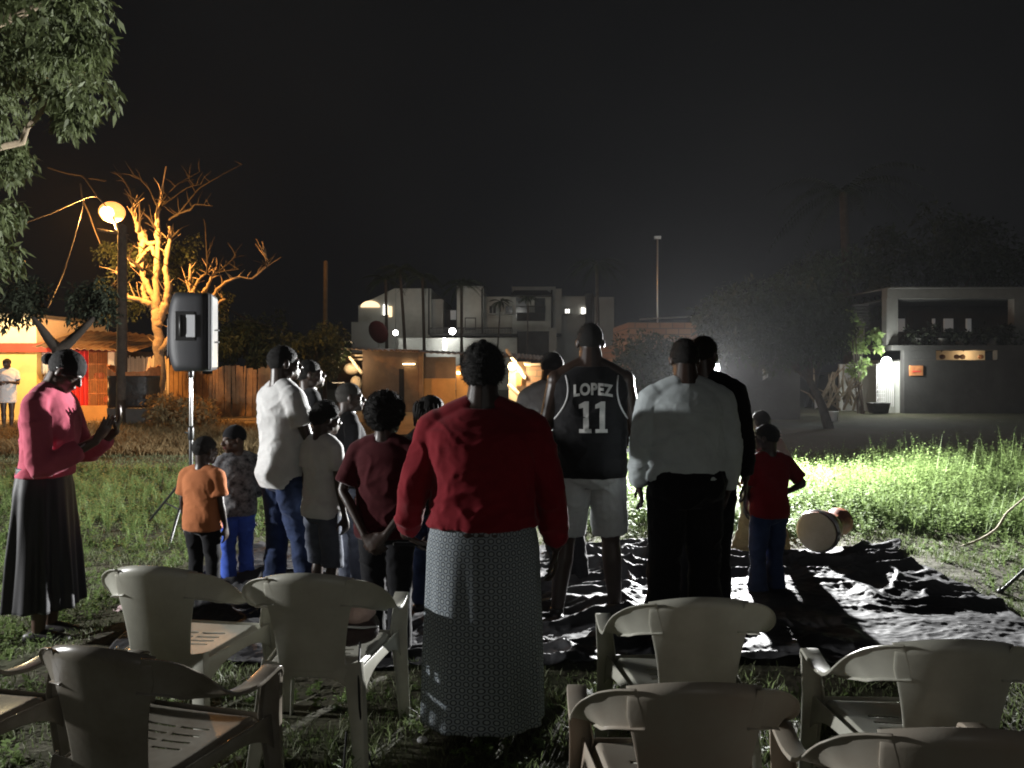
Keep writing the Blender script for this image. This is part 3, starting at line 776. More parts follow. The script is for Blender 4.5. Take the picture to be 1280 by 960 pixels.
for k in range(24):
    a = 2*PI*k/24; o.ell(Vector((.155, .27, 1.11)) + Vector((.030 * math.cos(a), .030 * math.sin(a) * .75, .02 * math.sin(a))), (.0045,) * 3, nu=6, nv=5)
o.build('bracelet', M['metals'], p1, smooth=True)
# earrings / hair clip
o = MB(); c_ = i1['HM'] @ Vector((.088, -.01, .02)); o.ell(c_, (.007, .02, .006)); o.build('hair_clip', M['metals'], p1, smooth=True)

# -- 2 man in white T-shirt
p2, i2 = person('tall man in white T-shirt and dark jeans with arms folded', -1.49, 5.2, -48, 1.69, hh=.235, W=1.0, D=1.0, head=(-12, -2), vox=.007,
       arms=(dict(e=(-.235, .06, 1.11), w=(-.02, .235, 1.13), d=(1, .1, .05), n=(0, -1, 0), curl=.6), dict(e=(.235, .06, 1.10), w=(.03, .26, 1.19), d=(-1, 0, .1), n=(0, -1, 0), curl=.6)),
       legs=((-.10, -.02, -10), (.12, .12, 14)), top=dict(mat='white', sleeve=.33, hem=.545, ease=.020, loose=.104, wr=.024, sease=.02), bottom=dict(type='trousers', mat='jeans', top=.64, ease=.016, wr=.026, cuff=.04),
       hair='buzz')
# -- 3 man behind, looking up
p3, i3 = person('man in dark clothes half hidden behind the tall man in white T-shirt', -1.50, 5.95, -62, 1.60, hh=.225, head=(-10, -10), vox=.009,
       top=dict(mat='black', sleeve=.35, hem=.58), bottom=dict(type='trousers', mat='black'), hair='buzz')
# -- 4 orange boy
p4, i4 = person('small boy in an orange T-shirt and black trousers seen from behind', -2.01, 5.2, -14, 1.10, hh=.186, W=1.06, D=1.05, head=(-22, 4), vox=.0065,
       legs=((-.065, -.01, -8), (.065, .01, 10)), top=dict(mat='orange', sleeve=.36, hem=.56, ease=.018, loose=.112, wr=.016, sease=.018, flare=.008),
       bottom=dict(type='trousers', mat='black', top=.66, ease=.010, wr=.014, cuff=.04), hair='crop', shoes='sneaker', armw=.95)
# -- 5 boy with cap
p5, i5 = person('small boy in a black and white patterned jacket, dark knit cap and bright blue trousers', -1.93, 5.62, 28, 1.14, hh=.186, W=1.06, D=1.05, skin='skin2', head=(105, 6), vox=.0065,
       arms=(None, dict(e=(.16, .05, .66), w=(.08, .15, .62), d=(-1, .2, 0), n=(0, -1, 0), curl=.7)),
       legs=((-.06, 0, -8), (.07, .03, 12)), top=dict(mat='check', name='jacket', sleeve=.95, hem=.55, ease=.02, loose=.112, wr=.018, sease=.012),
       bottom=dict(type='trousers', mat='bluejeans', top=.62, wr=.022, cuff=.046), hair='cap')
# -- 6 boy in white vest-like tee
p6, i6 = person('child with thick dark hair in white T-shirt and grey shorts', -1.18, 5.0, -40, 1.33, hh=.205, head=(-18, 4), vox=.007,
       top=dict(mat='white', sleeve=.30, hem=.57, ease=.018, loose=.105, wr=.02, sease=.014), bottom=dict(type='shorts', mat='greyjeans', len=.55, top=.66, wr=.02),
       hair='thick', shoes='sandal', armw=.85, legw=.85)
# -- 7 cropped head
p7, i7 = person('youth with close-cropped dusty head and dark shirt, face in profile', -1.14, 5.6, -66, 1.44, hh=.212, head=(-8, -4), vox=.007,
       legs=((-.08, 0, -8), (.08, .05, 10)), top=dict(mat='black', sleeve=.5, hem=.57, wr=.018), bottom=dict(type='trousers', mat='greyjeans', len=1.0, wr=.022), hair='buzz', hairm='hairg')
# -- 8 maroon girl, hands behind back
p8, i8 = person('girl with full dark afro in maroon top, hands clasped behind her back', -.68, 4.30, -12, 1.40, hh=.215, W=1.08, D=1.05, head=(-14, 2), vox=.0058,
       arms=(dict(e=(-.215, -.07, .90), w=(-.05, -.165, .68), d=(.75, -.25, -.6), n=(0, .9, -.2), curl=.7, side=1), dict(e=(.215, -.07, .90), w=(.065, -.165, .69), d=(-.75, -.25, -.62), n=(0, .9, -.2), curl=.6, side=-1)),
       top=dict(mat='maroon', sleeve=.42, hem=.56, ease=.018, loose=.108, wr=.016, sease=.016), bottom=dict(type='trousers', mat='black', top=.66, cuff=.045, ease=.014), hair='afro', armw=.95, legw=1.05)
# -- 9 braids
p9, i9 = person('child with beaded braids in a dark top behind the red sweater sleeve', -.52, 5.05, -34, 1.37, hh=.205, head=(-30, 0), vox=.0075,
       top=dict(mat='black', sleeve=.5, hem=.56), bottom=dict(type='trousers', mat='jeans'), hair='braids')
# -- 10 woman in red
SH10 = 1.64 - .235 * 1.13
p10, i10 = person('woman in red long-sleeved top and long grey skirt printed with rings', -.125, 3.44, 0, 1.645, hh=.232, W=1.42, D=1.5, head=(0, 3), vox=.006, armw=1.32,
       arms=(dict(e=(-.288, -.03, 1.05), w=(-.335, .06, .83), d=(.5, .5, -.7), n=(.6, .3, .3), curl=.8), dict(e=(.288, -.03, 1.03), w=(.315, .05, .78), d=(0, .1, -1), n=(-1, 0, 0), curl=.5)),
       top=dict(mat='red', name='sweater', sleeve=.97, hem=.642, ease=.019, loose=.097, wr=.020, sease=.004), bottom=dict(type='skirt', mat='skirt', top=.685, hem=.07, bot=(.262, .22), folds=.007, round=1, rep=48),
       hair='updo', shoes='sandal')
# book held in her left hand
o = MB(); o.box((0, 0, 0), (.17, .22, .016)); bk = o.build('book', M['black'], None, bevel=.003)
bk.location = (-.125 - .315, 3.44 + .16, .79); bk.rotation_euler = (R(-12.5), R(1), R(4))
tag(bk, 'thin black book held in the left hand of the woman in red', 'book')
pg = MB(); pg.box((0, 0, 0), (.174, .212, .009)); pgo = pg.build('pages', M['trim'], bk)
# -- 11 jersey man
p11, i11 = person('tall man in black LOPEZ 11 basketball jersey and pale shorts', .475, 4.85, 0, 1.82, hh=.235, W=1.12, D=1.05, head=(0, 2), vox=.006, armw=1.12,
       arms=(dict(e=(-.275, .02, 1.15), w=(-.10, .22, 1.06), d=(1, .2, -.3), n=(0, -1, 0), curl=.6), dict(e=(.275, .02, 1.13), w=(.12, .23, 1.05), d=(-1, .2, -.3), n=(0, -1, 0), curl=.6)),
       legs=((-.205, -.02, -14), (.155, .02, 16)), top=dict(mat='jersey', name='jersey', sleeve=0, hem=.575, ease=.018, loose=.108, wr=.018),
       bottom=dict(type='shorts', mat='shorts', top=.64, len=.43, ease=.030, wr=.022), hair='buzz', shoes='shoe')
# -- 12 white shirt left of jersey
p12, i12 = person('slim youth in bright white shirt with bowed head beside the jersey man', .275, 5.6, 16, 1.66, hh=.225, skin='skin2', head=(-55, 20), lean=.05, vox=.0075,
       arms=(dict(e=(-.22, .0, 1.08), w=(-.10, .22, 1.02), d=(1, .1, 0), n=(0, -1, 0)), None),
       legs=((.10, .02, 0), (.22, .0, 25)), top=dict(mat='white', name='shirt', sleeve=.95, hem=.56, ease=.016, wr=.018, collar=1), bottom=dict(type='trousers', mat='black'), hair='crop')
# -- 13 shirt man
p13, i13 = person('man in pale long-sleeved dress shirt tucked into black trousers', .975, 4.5, 0, 1.715, hh=.232, W=1.16, D=1.1, head=(0, 8), vox=.0065, armw=1.12,
       arms=(dict(e=(-.252, -.02, 1.11), w=(-.252, .06, .88), d=(.25, .3, -1), n=(-.8, 0, 0)), dict(e=(.252, -.02, 1.10), w=(.252, .05, .86), d=(-.2, .3, -1), n=(-.8, 0, 0))),
       legs=((-.135, 0, -12), (.12, .0, 12)), top=dict(mat='shirt', name='dress_shirt', sleeve=.98, hem=.635, ease=.018, loose=.112, wr=.022, collar=1, sease=.012),
       bottom=dict(type='trousers', tuck=1, mat='black', top=.67, ease=.026, cuff=.05, wr=.02), hair='crop', legw=1.22)
# -- 14 dark man
p14, i14 = person('man in black clothes and glasses just behind the dress shirt man', 1.20, 5.02, -18, 1.745, hh=.235, W=1.1, D=1.05, head=(-26, 0), vox=.0075, armw=1.1,
       top=dict(mat='black', name='shirt', sleeve=.95, hem=.58, ease=.02, wr=.016, sease=.012), bottom=dict(type='trousers', mat='black', ease=.018, cuff=.045), hair='crop', legw=1.15)
gl = MB(); HM = i14['HM']
for sx in (-1, 1):
    ring = [HM @ Vector((sx * .033 + .024 * math.cos(a), .105, .002 + .017 * math.sin(a))) for a in [2*PI*k/16 for k in range(17)]]
    gl.tube(ring, .0018, 6, cap=False); gl.tube([HM @ Vector((sx * .057, .105, .004)), HM @ Vector((sx * .085, .05, .008)), HM @ Vector((sx * .088, -.01, .006))], .002, 6)
gl.tube([HM @ Vector((-.01, .112, .004)), HM @ Vector((.01, .112, .004))], .002, 6)
gl.build('glasses', M['metalk'], p14, smooth=True)
# -- 15 red boy
p15, i15 = person('boy in red T-shirt and dark jeans with one hand on his hip', 1.735, 5.4, 12, 1.165, hh=.19, W=1.08, D=1.05, head=(48, 4), vox=.0065,
       arms=(dict(e=(-.165, .0, .72), w=(-.12, .10, .60), d=(.2, .5, -.8), n=(1, 0, 0)), dict(e=(.225, -.05, .765), w=(.115, -.015, .70), d=(-.7, .5, -.3), n=(0, 0, -1), curl=.4)),
       legs=((-.085, .0, -8), (.055, .02, 10)), top=dict(mat='redtee', sleeve=.40, hem=.57, ease=.018, loose=.106, wr=.016, sease=.014), bottom=dict(type='trousers', mat='jeans', top=.66, cuff=.05, wr=.02, ease=.012), hair='crop', legw=1.05)
# -- 16 child behind
p16, i16 = person('child in a pale pink top and loose khaki trousers standing behind the boy in red', 2.05, 6.55, 10, 1.19, hh=.19, W=1.2, D=1.1, head=(20, 4), vox=.0085,
       arms=(dict(e=(-.20, .02, .72), w=(-.16, .12, .62), d=(.3, .6, -.6), n=(1, 0, 0)), dict(e=(.24, .0, .73), w=(.15, .10, .66), d=(-.5, .6, -.3), n=(0, 0, -1))),
       legs=((-.17, .0, -14), (.17, .02, 14)), top=dict(mat='palepink', sleeve=.45, hem=.60, loose=.105, ease=.018), bottom=dict(type='trousers', mat='khaki', top=.66, cuff=.06, wr=.03, ease=.02), hair='buzz', legw=1.25)
# -- 17 far person by yard
p17, i17 = person('person in white dress standing before the yellow wall', -11.85, 18.8, 200, 1.70, hh=.225, head=(-30, 10), vox=.012,
       arms=(dict(e=(-.23, .06, 1.12), w=(-.10, .28, 1.15), d=(1, .2, 0), n=(0, -1, 0)), dict(e=(.23, .06, 1.12), w=(.14, .30, 1.13), d=(-1, .3, 0), n=(0, -1, 0))),
       top=dict(mat='trim', name='dress', sleeve=.35, hem=.46, ease=.02, loose=.105), bottom=None, hair='crop', shoes='sandal')

# lettering on the jersey back
def lettering(txt, size, cx, cz, xs, bold, root, target, name, m, arch=0):
    if not isinstance(txt, str):
        me = bpy.data.meshes.new('t'); me.from_pydata([(x, y, 0) for x, y in txt], [], [tuple(range(len(txt)))]); return _letters(me, cx, cz, xs, target, name, m, arch)
    cu = bpy.data.curves.new('t', 'FONT'); cu.body = txt; cu.size = size; cu.align_x = 'CENTER'; cu.offset = bold; cu.space_character = 1.08
    o = bpy.data.objects.new('t', cu); C.objects.link(o)
    me = bpy.data.meshes.new_from_object(o.evaluated_get(bpy.context.evaluated_depsgraph_get())); bpy.data.objects.remove(o)
    return _letters(me, cx, cz, xs, target, name, m, arch)
def _letters(me, cx, cz, xs, target, name, m, arch):
    bm = bmesh.new(); bm.from_mesh(me); bmesh.ops.triangulate(bm, faces=bm.faces)
    for it in range(3):
        ed = [e for e in bm.edges if e.calc_length() > .012]
        if ed: bmesh.ops.subdivide_edges(bm, edges=ed, cuts=1)
        bmesh.ops.triangulate(bm, faces=[f for f in bm.faces if len(f.verts) > 3])
    tm = target.data; bv = BVHTree.FromPolygons([v.co[:] for v in tm.vertices], [p.vertices[:] for p in tm.polygons])
    for v in bm.verts:
        x = v.co.x * xs + cx; z = v.co.y + cz - arch * (x - cx) ** 2
        h = bv.ray_cast(Vector((x, -1, z)), Vector((0, 1, 0)))
        y = h[0].y - .0035 if h[0] else -.1
        v.co = (x, y, z)
    bm.to_mesh(me); bm.free(); me.materials.clear(); me.materials.append(m); me.name = name
    q = bpy.data.objects.new(name, me); C.objects.link(q); q.parent = target
    return q
lettering('LOPEZ', .092, .0, 1.392, .80, .004, p11, i11['top'], 'name_print', M['print'], arch=.9)
ONE = [(-.020, 0), (.052, 0), (.052, .022), (.036, .022), (.036, .185), (.012, .185), (-.022, .166), (-.022, .142), (.004, .148), (.004, .022), (-.020, .022)]
for dx_ in (-.060, .036): lettering(ONE, 1, dx_, 1.165, 1.0, 0, p11, i11['top'], 'number_print', M['print'])
# white piping round the arm holes of the jersey, laid on the cloth
def piping():
    tm = i11['top'].data; bv = BVHTree.FromPolygons([v.co[:] for v in tm.vertices], [p.vertices[:] for p in tm.polygons])
    for sx in (-1, 1):
        for y0, dy in ((-1, 1),):
            pts = []
            for k in range(22):
                t = k / 21; z = 1.50 - .27 * t; x = sx * (.155 + .075 * t ** 2.2 - .02 * math.sin(PI * t))
                h = bv.ray_cast(Vector((x, y0, z)), Vector((0, dy, 0)))
                if h[0]: pts.append(h[0] + Vector((0, -.002, 0)))
            if len(pts) > 3:
                m_ = MB(); m_.tube(pts, .0055, 8); m_.build('piping', M['trim'], i11['top'], smooth=True)
piping()

# ================================================================== LAMPS
def floodlight(loc, target, label, energy, height):
    t = thing('floodlight', (loc[0], loc[1], 0), label, 'floodlight')
    st = MB(); hub = Vector((0, 0, height - .12))
    st.tube([(0, 0, .45), hub], .016, 10); st.build('pole', M['metalk'], t, smooth=True)
    for k in range(3):
        a = 2 * PI * k / 3 + .4; l = MB(); l.tube([(0, 0, .75), (.38 * math.cos(a), .38 * math.sin(a), .012)], .011, 8); l.build('leg', M['metalk'], t, smooth=True)
    d = (Vector(target) - Vector((loc[0], loc[1], height))).normalized(); q = d.to_track_quat('-Y', 'Z').to_matrix()
    h = MB(); h.box((0, 0, height), (.30, .07, .22), q); h.build('housing', M['metalk'], t, bevel=.01)
    f = MB(); f.box(Vector((0, 0, height)) + d * .038, (.20, .006, .14), q); f.build('glass', M['flood'], t)
    light('flood_lamp', 'POINT', Vector((loc[0], loc[1], height)) + d * .085, energy, (1, 1, .99), .035 if energy == POW_MAIN else .07)
    return t
floodlight((2.52, 10.3), (.8, 3, .6), 'white floodlight on a black tripod shining toward the crowd from behind', POW_MAIN, 1.5)
floodlight((-7.2, 4.0), (0, 4.2, 1.0), 'white floodlight on a black tripod at the left edge of the field', POW_LEFT, 1.95)

# ================================================================== CHAIRS
def back_shape():
    mb = MB(); nu, nv = 36, 30; H0, H1 = .405, .80
    def wv(t):
        z = t * (H1 - H0); d = (H1 - H0) - z
        if d < .085: return .172
        return .130 + .042 * ((t / .79) ** 1.8)
    def fn(u, v):
        s_ = (u * 2 - 1); x = s_ * wv(v); z = H0 + v * (H1 - H0) - 1.0 * x * x * (v ** 2)
        y = -.215 - .085 * ((z - H0) / .4) ** 1.2 + 1.35 * x * x * (.35 + .65 * v) + .022 * max(0, (v - .93) / .07) ** 2
        return Vector((x, y, z))
    mb.grid(fn, nu, nv)
    return mb
def strip(mb, pts, n1, wid, fold=.018):
    """L-profile plastic strip along pts; wid per point along n1; fold flange"""
    vs = []; k = len(pts)
    for i, p in enumerate(pts):
        p = Vector(p); t = (Vector(pts[min(i+1, k-1)]) - Vector(pts[max(i-1, 0)])).normalized(); a = Vector(n1[i] if isinstance(n1, list) else n1); a = (a - t * a.dot(t)).normalized(); b = t.cross(a)
        w_ = wid[i] if isinstance(wid, (list, tuple)) else wid
        vs += [p - a * w_ / 2 - b * fold, p - a * w_ / 2 * .96, p, p + a * w_ / 2 * .96, p + a * w_ / 2 - b * fold]
    fs = [(i*5+j, i*5+j+1, (i+1)*5+j+1, (i+1)*5+j) for i in range(k-1) for j in range(4)]
    mb.add(vs, fs)
def make_chair(m, loc, yaw, label):
    t = thing('plastic_chair', (loc[0], loc[1], .012), label, 'chair', 'white plastic armchairs in rows facing the crowd', R(yaw))
    def fin(o, w_=.0045):
        q = o.modifiers.new('t', 'SOLIDIFY'); q.thickness = w_; q.offset = 0
        q = o.modifiers.new('b', 'BEVEL'); q.width = .0018; q.segments = 2; q.limit_method = 'ANGLE'; q.angle_limit = R(50)
        return o
    fin(back_shape().build('backrest', M[m], t, smooth=True), .006)
    st = MB()
    def sf(u, v):
        x = (u * 2 - 1); y = -.21 + v * .45; hw = .185 + .035 * v
        z = .425 - .012 * math.sin(PI * v) * (1 - x * x) - (.055 * max(0, (v - .88) / .12) ** 2) - .05 * max(0, (abs(x) - .9) / .1) ** 2
        return Vector((x * hw, y, z))
    st.grid(sf, 40, 40, skip=lambda i, j: (j in (14, 18, 22, 26) and i in range(9, 31) and i not in (19, 20)))
    fin(st.build('seat', M[m], t, smooth=True))
    for sx in (-1, 1):
        a = MB()
        pts = [(sx*.138, -.2585, .726), (sx*.180, -.2345, .717), (sx*.220, -.207, .702), (sx*.250, -.180, .680), (sx*.265, -.135, .652), (sx*.270, -.085, .625), (sx*.270, -.02, .598), (sx*.269, .07, .584), (sx*.266, .15, .588), (sx*.262, .21, .594), (sx*.260, .238, .582), (sx*.259, .245, .555)]
        nn = [(0, -.24, 1), (0, -.22, 1), (sx*.12, -.15, 1), (sx*.5, 0, .9), (sx*.9, 0, .6), (sx, 0, .3), (sx, 0, .1), (sx, 0, 0), (sx, 0, 0), (sx, 0, 0), (sx, 0, 0), (sx, 0, 0)]
        ww = [.108, .106, .098, .088, .076, .064, .057, .055, .056, .058, .056, .054]
        q_ = []; nq = []; wq = []
        for i_ in range(len(pts) - 1):
            for t_ in (0, .34, .67):
                p0, p1, p2, p3 = (Vector(pts[max(0, min(len(pts) - 1, i_ + k_))]) for k_ in (-1, 0, 1, 2))
                q_.append(.5 * ((2*p1) + (p2-p0)*t_ + (2*p0-5*p1+4*p2-p3)*t_*t_ + (3*p1-p0-3*p2+p3)*t_**3)); nq.append(Vector(nn[i_]).normalized().lerp(Vector(nn[i_+1]).normalized(), t_)); wq.append(lerp(ww[i_], ww[i_+1], t_))
        q_.append(Vector(pts[-1])); nq.append(Vector(nn[-1])); wq.append(ww[-1])
        strip(a, q_, nq, wq, fold=.010 * (-1 if sx > 0 else 1))
        fin(a.build('armrest', M[m], t, smooth=True))
        l = MB(); pts = [(sx*.257, .240, .572), (sx*.252, .240, .52), (sx*.243, .243, .43), (sx*.250, .252, .30), (sx*.258, .268, .14), (sx*.264, .285, 0)]
        strip(l, pts, (1 * sx, .15, 0), [.054, .062, .070, .058, .050, .042], fold=.030 * (1 if sx > 0 else -1) * -1); fin(l.build('leg', M[m], t, smooth=True))
        l = MB(); pts = [(sx*.150, -.212, .44), (sx*.168, -.225, .36), (sx*.186, -.245, .22), (sx*.202, -.275, .08), (sx*.208, -.29, 0)]
        strip(l, pts, (1 * sx, -.25, 0), [.085, .070, .056, .046, .042], fold=.030 * (1 if sx > 0 else -1)); fin(l.build('leg', M[m], t, smooth=True))
        ap = MB()
        def af(u, v):
            y = -.215 + u * .46; top = .42; dep = .04 + .075 * abs(2 * u - 1) ** 3
            return Vector((sx * (.19 + .05 * u + .01 * v), y, top - dep * v))
        ap.grid(af, 24, 3); fin(ap.build('side_apron', M[m], t, smooth=True))
    for yy, w_ in ((-.212, .155), (.240, .235)):
        ap = MB()
        ap.grid(lambda u, v: Vector(((2 * u - 1) * w_, yy, .42 - (.035 + .05 * abs(2 * u - 1) ** 3) * v)), 24, 3); fin(ap.build('front_apron' if yy > 0 else 'rear_apron', M[m], t, smooth=True))
    return t
def copy_tree(o, parent=None):
    c = o.copy(); C.objects.link(c)
    if parent is not None: c.parent = parent; c.matrix_parent_inverse = Matrix.Identity(4)
    for ch in list(o.children): copy_tree(ch, c)
    return c
ch0 = make_chair('plastic', (-1.37, 3.40), -9, 'ivory plastic chair with a bright sunlit-looking seat, nearest the woman in pink')
ch0['label'] = 'ivory plastic chair nearest the woman in pink, its seat lit brightly'
for loc, yaw, lab in (((-.755, 3.28), -4, 'ivory plastic chair with a cloth bag on its seat, left of the red woman'),
                      ((.63, 2.97), 2, 'ivory plastic chair in the middle of the photo, right behind the dress shirt man'),
                      ((1.29, 2.56), -2, 'ivory plastic chair at the right edge, in the row nearer the tarpaulin')):
    c_ = copy_tree(ch0); c_.location = (loc[0], loc[1], .015); c_.rotation_euler = (0, 0, R(yaw)); c_['label'] = lab
chr_ = make_chair('plasticr', (.462, 2.26), 0, 'ivory plastic chair toned reddish for warm light in front, right of the red woman')
c_ = copy_tree(chr_); c_.location = (1.0, 2.01, .012); c_.rotation_euler = (0, 0, R(-3)); c_['label'] = 'plastic chair toned reddish for warm light at the bottom right corner, nearest the camera'
chd = make_chair('plasticd', (-1.10, 2.50), -15, 'brown glossy plastic chair darkened for shade in the front row at the left')
c_ = copy_tree(chd); c_.location = (-1.86, 2.60, .03); c_.rotation_euler = (0, 0, R(-12)); c_['label'] = 'brown plastic chair darkened for shade, cut off by the left edge of the photo'

# bag on the chair, cable hanging behind it
t = thing('cloth_bag', (-.66, 3.30, .46), 'pale pink and dark cloth bag lying on a chair seat', 'bag', None, R(-12))
b_ = MB(); b_.ell((0, 0, .055), (.11, .13, .055)); b_.ell((.05, -.03, .05), (.07, .08, .045)); link(remesh(b_, .008, 3, wrinkle=.02, seed=3, wr_scale=(14, 14, 18)), 'dark_pouch', M['bagd'], t)
b_ = MB(); b_.ell((0.02, .0, .12), (.075, .09, .055)); b_.ell((.0, -.02, .15), (.05, .06, .04)); link(remesh(b_, .008, 3, wrinkle=.018, seed=4, wr_scale=(16, 16, 20)), 'pale_cloth', M['bag'], t)
b_ = MB(); b_.tube([(-.06, -.10, .09), (0, -.13, .10), (.08, -.10, .09), (.12, -.02, .07)], .005, 8); b_.build('strap', M['spkpale'], t, smooth=True)
cb = MB(); pts, rr = chain([(-.60, 3.16, .50), (-.585, 3.05, .43), (-.575, 3.02, .30), (-.56, 3.03, .18), (-.53, 3.02, .09), (-.50, 3.0, .055), (-.53, 2.95, .05), (-.60, 2.92, .05), (-.62, 2.95, .10), (-.62, 3.0, .22)], [.0045] * 10, 8)
cb.tube(pts, .0045, 8); tag(cb.build('cable', M['cable'], smooth=True), 'black cable hanging down behind the chair with the cloth bag', 'cable')
o = MB(); o.ell((0, 0, 0), (.022, .018, .014)); o = o.build('pebble', M['trim'], smooth=True, loc=(-.37, 3.30, .05)); tag(o, 'small white pebble on the grass beside the ring print skirt', 'pebble')
rs = random.Random(4)
for i, (x_, y_, l_) in enumerate(((-2.35, 5.05, 'crumpled reddish cloth scrap on the grass beside the woman in pink'), (.33, 3.75, 'pale paper scrap on the grass right of the ring print skirt'))):
    b_ = MB(); n_ = 20; sz = (.26, .10)[i]; f_ = rs.uniform(0, 9)
    b_.grid(lambda u, v: Vector(((u - .5) * sz, (v - .5) * sz * .6, .02 + .03 * sz * 4 * abs(math.sin(u * 9 + f_ + v * 4)) * abs(math.sin(v * 7 + f_)))), n_, n_)
    tag(b_.build('cloth_scrap' if i == 0 else 'paper_scrap', M['palepink' if i == 0 else 'trim'], smooth=True, solid=.002, loc=(x_, y_, .035)), l_, 'scrap')

# ================================================================== SPEAKERS
def tripod(loc, h, label, rot, spread=.55):
    t = thing('speaker_stand', (loc[0], loc[1], .02), label, 'speaker stand', None, rot)
    m_ = MB(); m_.tube([(0, 0, .12), (0, 0, .95)], .019, 12); m_.build('lower_tube', M['metalk'], t, smooth=True)
    m_ = MB(); m_.tube([(0, 0, .95), (0, 0, h)], .0165, 12); m_.build('upper_tube', M['metals'], t, smooth=True)
    m_ = MB(); m_.tube([(0, 0, .90), (0, 0, .99)], .028, 12); m_.build('collar', M['metalk'], t, smooth=True)
    m_ = MB(); m_.tube([(.025, 0, .95), (.065, 0, .95)], .013, 8); m_.build('knob', M['metalk'], t, smooth=True)
    m_ = MB(); m_.tube([(0, 0, .55), (0, 0, .62)], .030, 12); m_.build('hub', M['metalk'], t, smooth=True)
    for k in range(3):
        a = 2 * PI * k / 3; c_, s_ = math.cos(a), math.sin(a)
        m_ = MB(); m_.tube([(.03 * c_, .03 * s_, .58), (spread * c_, spread * s_, .015)], .012, 8); l = m_.build('leg', M['metalk'], t, smooth=True)
        m_ = MB(); m_.ell((spread * c_, spread * s_, .018), (.022, .022, .018)); m_.build('foot', M['cable'], l, smooth=True)
        m_ = MB(); m_.tube([(.02 * c_, .02 * s_, .20), (spread * .52 * c_, spread * .52 * s_, .28)], .007, 6); m_.build('brace', M['metalk'], t, smooth=True)
    return t
tripod((-2.95, 7.35), 1.56, 'black tripod stand holding up the loudspeaker on the left', R(180 - 25), .62)
tripod((4.02, 5.50), 1.5, 'black tripod stand at the right edge, only one leg in view', R(180), .66)
def speaker(loc, yaw):
    t = thing('loudspeaker', loc, 'large black moulded loudspeaker raised on the tripod stand', 'loudspeaker', None, R(yaw))
    b_ = MB(); n = 40; zs = np.linspace(-.355, .355, 23); st = []
    for z in zs:
        e = abs(z) / .355; k = (1 - max(0, e - .86) ** 2 * 9); kr = 1 - .30 * e ** 3
        ring = []
        for i in range(n):
            q = 2 * PI * i / n; c_, s_ = math.cos(q), math.sin(q); x = .225 * math.copysign(abs(c_) ** .45, c_); y = .185 * math.copysign(abs(s_) ** .5, s_)
            if y < 0: y *= kr
            x *= 1 - .17 * (1 - (y + .185) / .37) ** 1.6
            ring.append((x * k, y, z))
        st.append(ring)
    vs = [v for r_ in st for v in r_]; m = len(st)
    fs = [(j*n+i, j*n+(i+1) % n, (j+1)*n+(i+1) % n, (j+1)*n+i) for j in range(m-1) for i in range(n)] + [tuple(range(n))[::-1], tuple(range((m-1)*n, m*n))]
    b_.add(vs, fs); b_.build('cabinet', M['spk'], t, smooth=False, bevel=.012)
    for p in t.children: p.data.polygons.foreach_set('use_smooth', [True] * len(p.data.polygons))
    b_ = MB(); b_.box((0, .19, 0), (.44, .03, .69)); b_.build('front_bezel', M['spk'], t, bevel=.012)
    b_ = MB(); b_.box((0, .208, 0), (.40, .008, .64)); b_.build('grille', M['metals'], t, bevel=.003)
    for sx in (-1, 1):
        X = sx * .222
        b_ = MB(); b_.box((X * .95, -.02, .05), (.03, .17, .26)); h_ = b_.build('handle_recess', M['metalk'], t, bevel=.006)
        b_ = MB(); b_.box((X * .97 + sx * .012, .03, .05), (.014, .075, .20)); b_.build('recess_glint', M['spkpale'], h_, bevel=.003)  # pale box standing in for the reflection inside the recess
        b_ = MB(); b_.tube([(X + sx * .006, -.055, -.035), (X + sx * .02, -.055, -.02), (X + sx * .02, -.055, .12), (X + sx * .006, -.055, .135)], .013, 10); b_.build('grip', M['metalk'], h_, smooth=True)
    for z in (-.22, -.1, .1, .24): 
        b_ = MB(); b_.box((.16, -.12, z), (.03, .01, .012)); b_.build('screw', M['metals'], t)
    b_ = MB(); b_.box((0, -.175, -.05), (.22, .02, .34)); b_.build('rear_panel', M['metalk'], t, bevel=.003)
    b_ = MB(); b_.tube([(0, 0, -.40), (0, 0, -.34)], .026, 12); b_.build('pole_socket', M['metalk'], t, smooth=True)
    for z in (.02, -.09):
        b_ = MB(); b_.tube([(.05, .215, z), (.05, .245, z)], .008, 8); b_.build('bolt', M['metals'], t, smooth=True)
speaker((-2.95, 7.35, 1.89), -76)

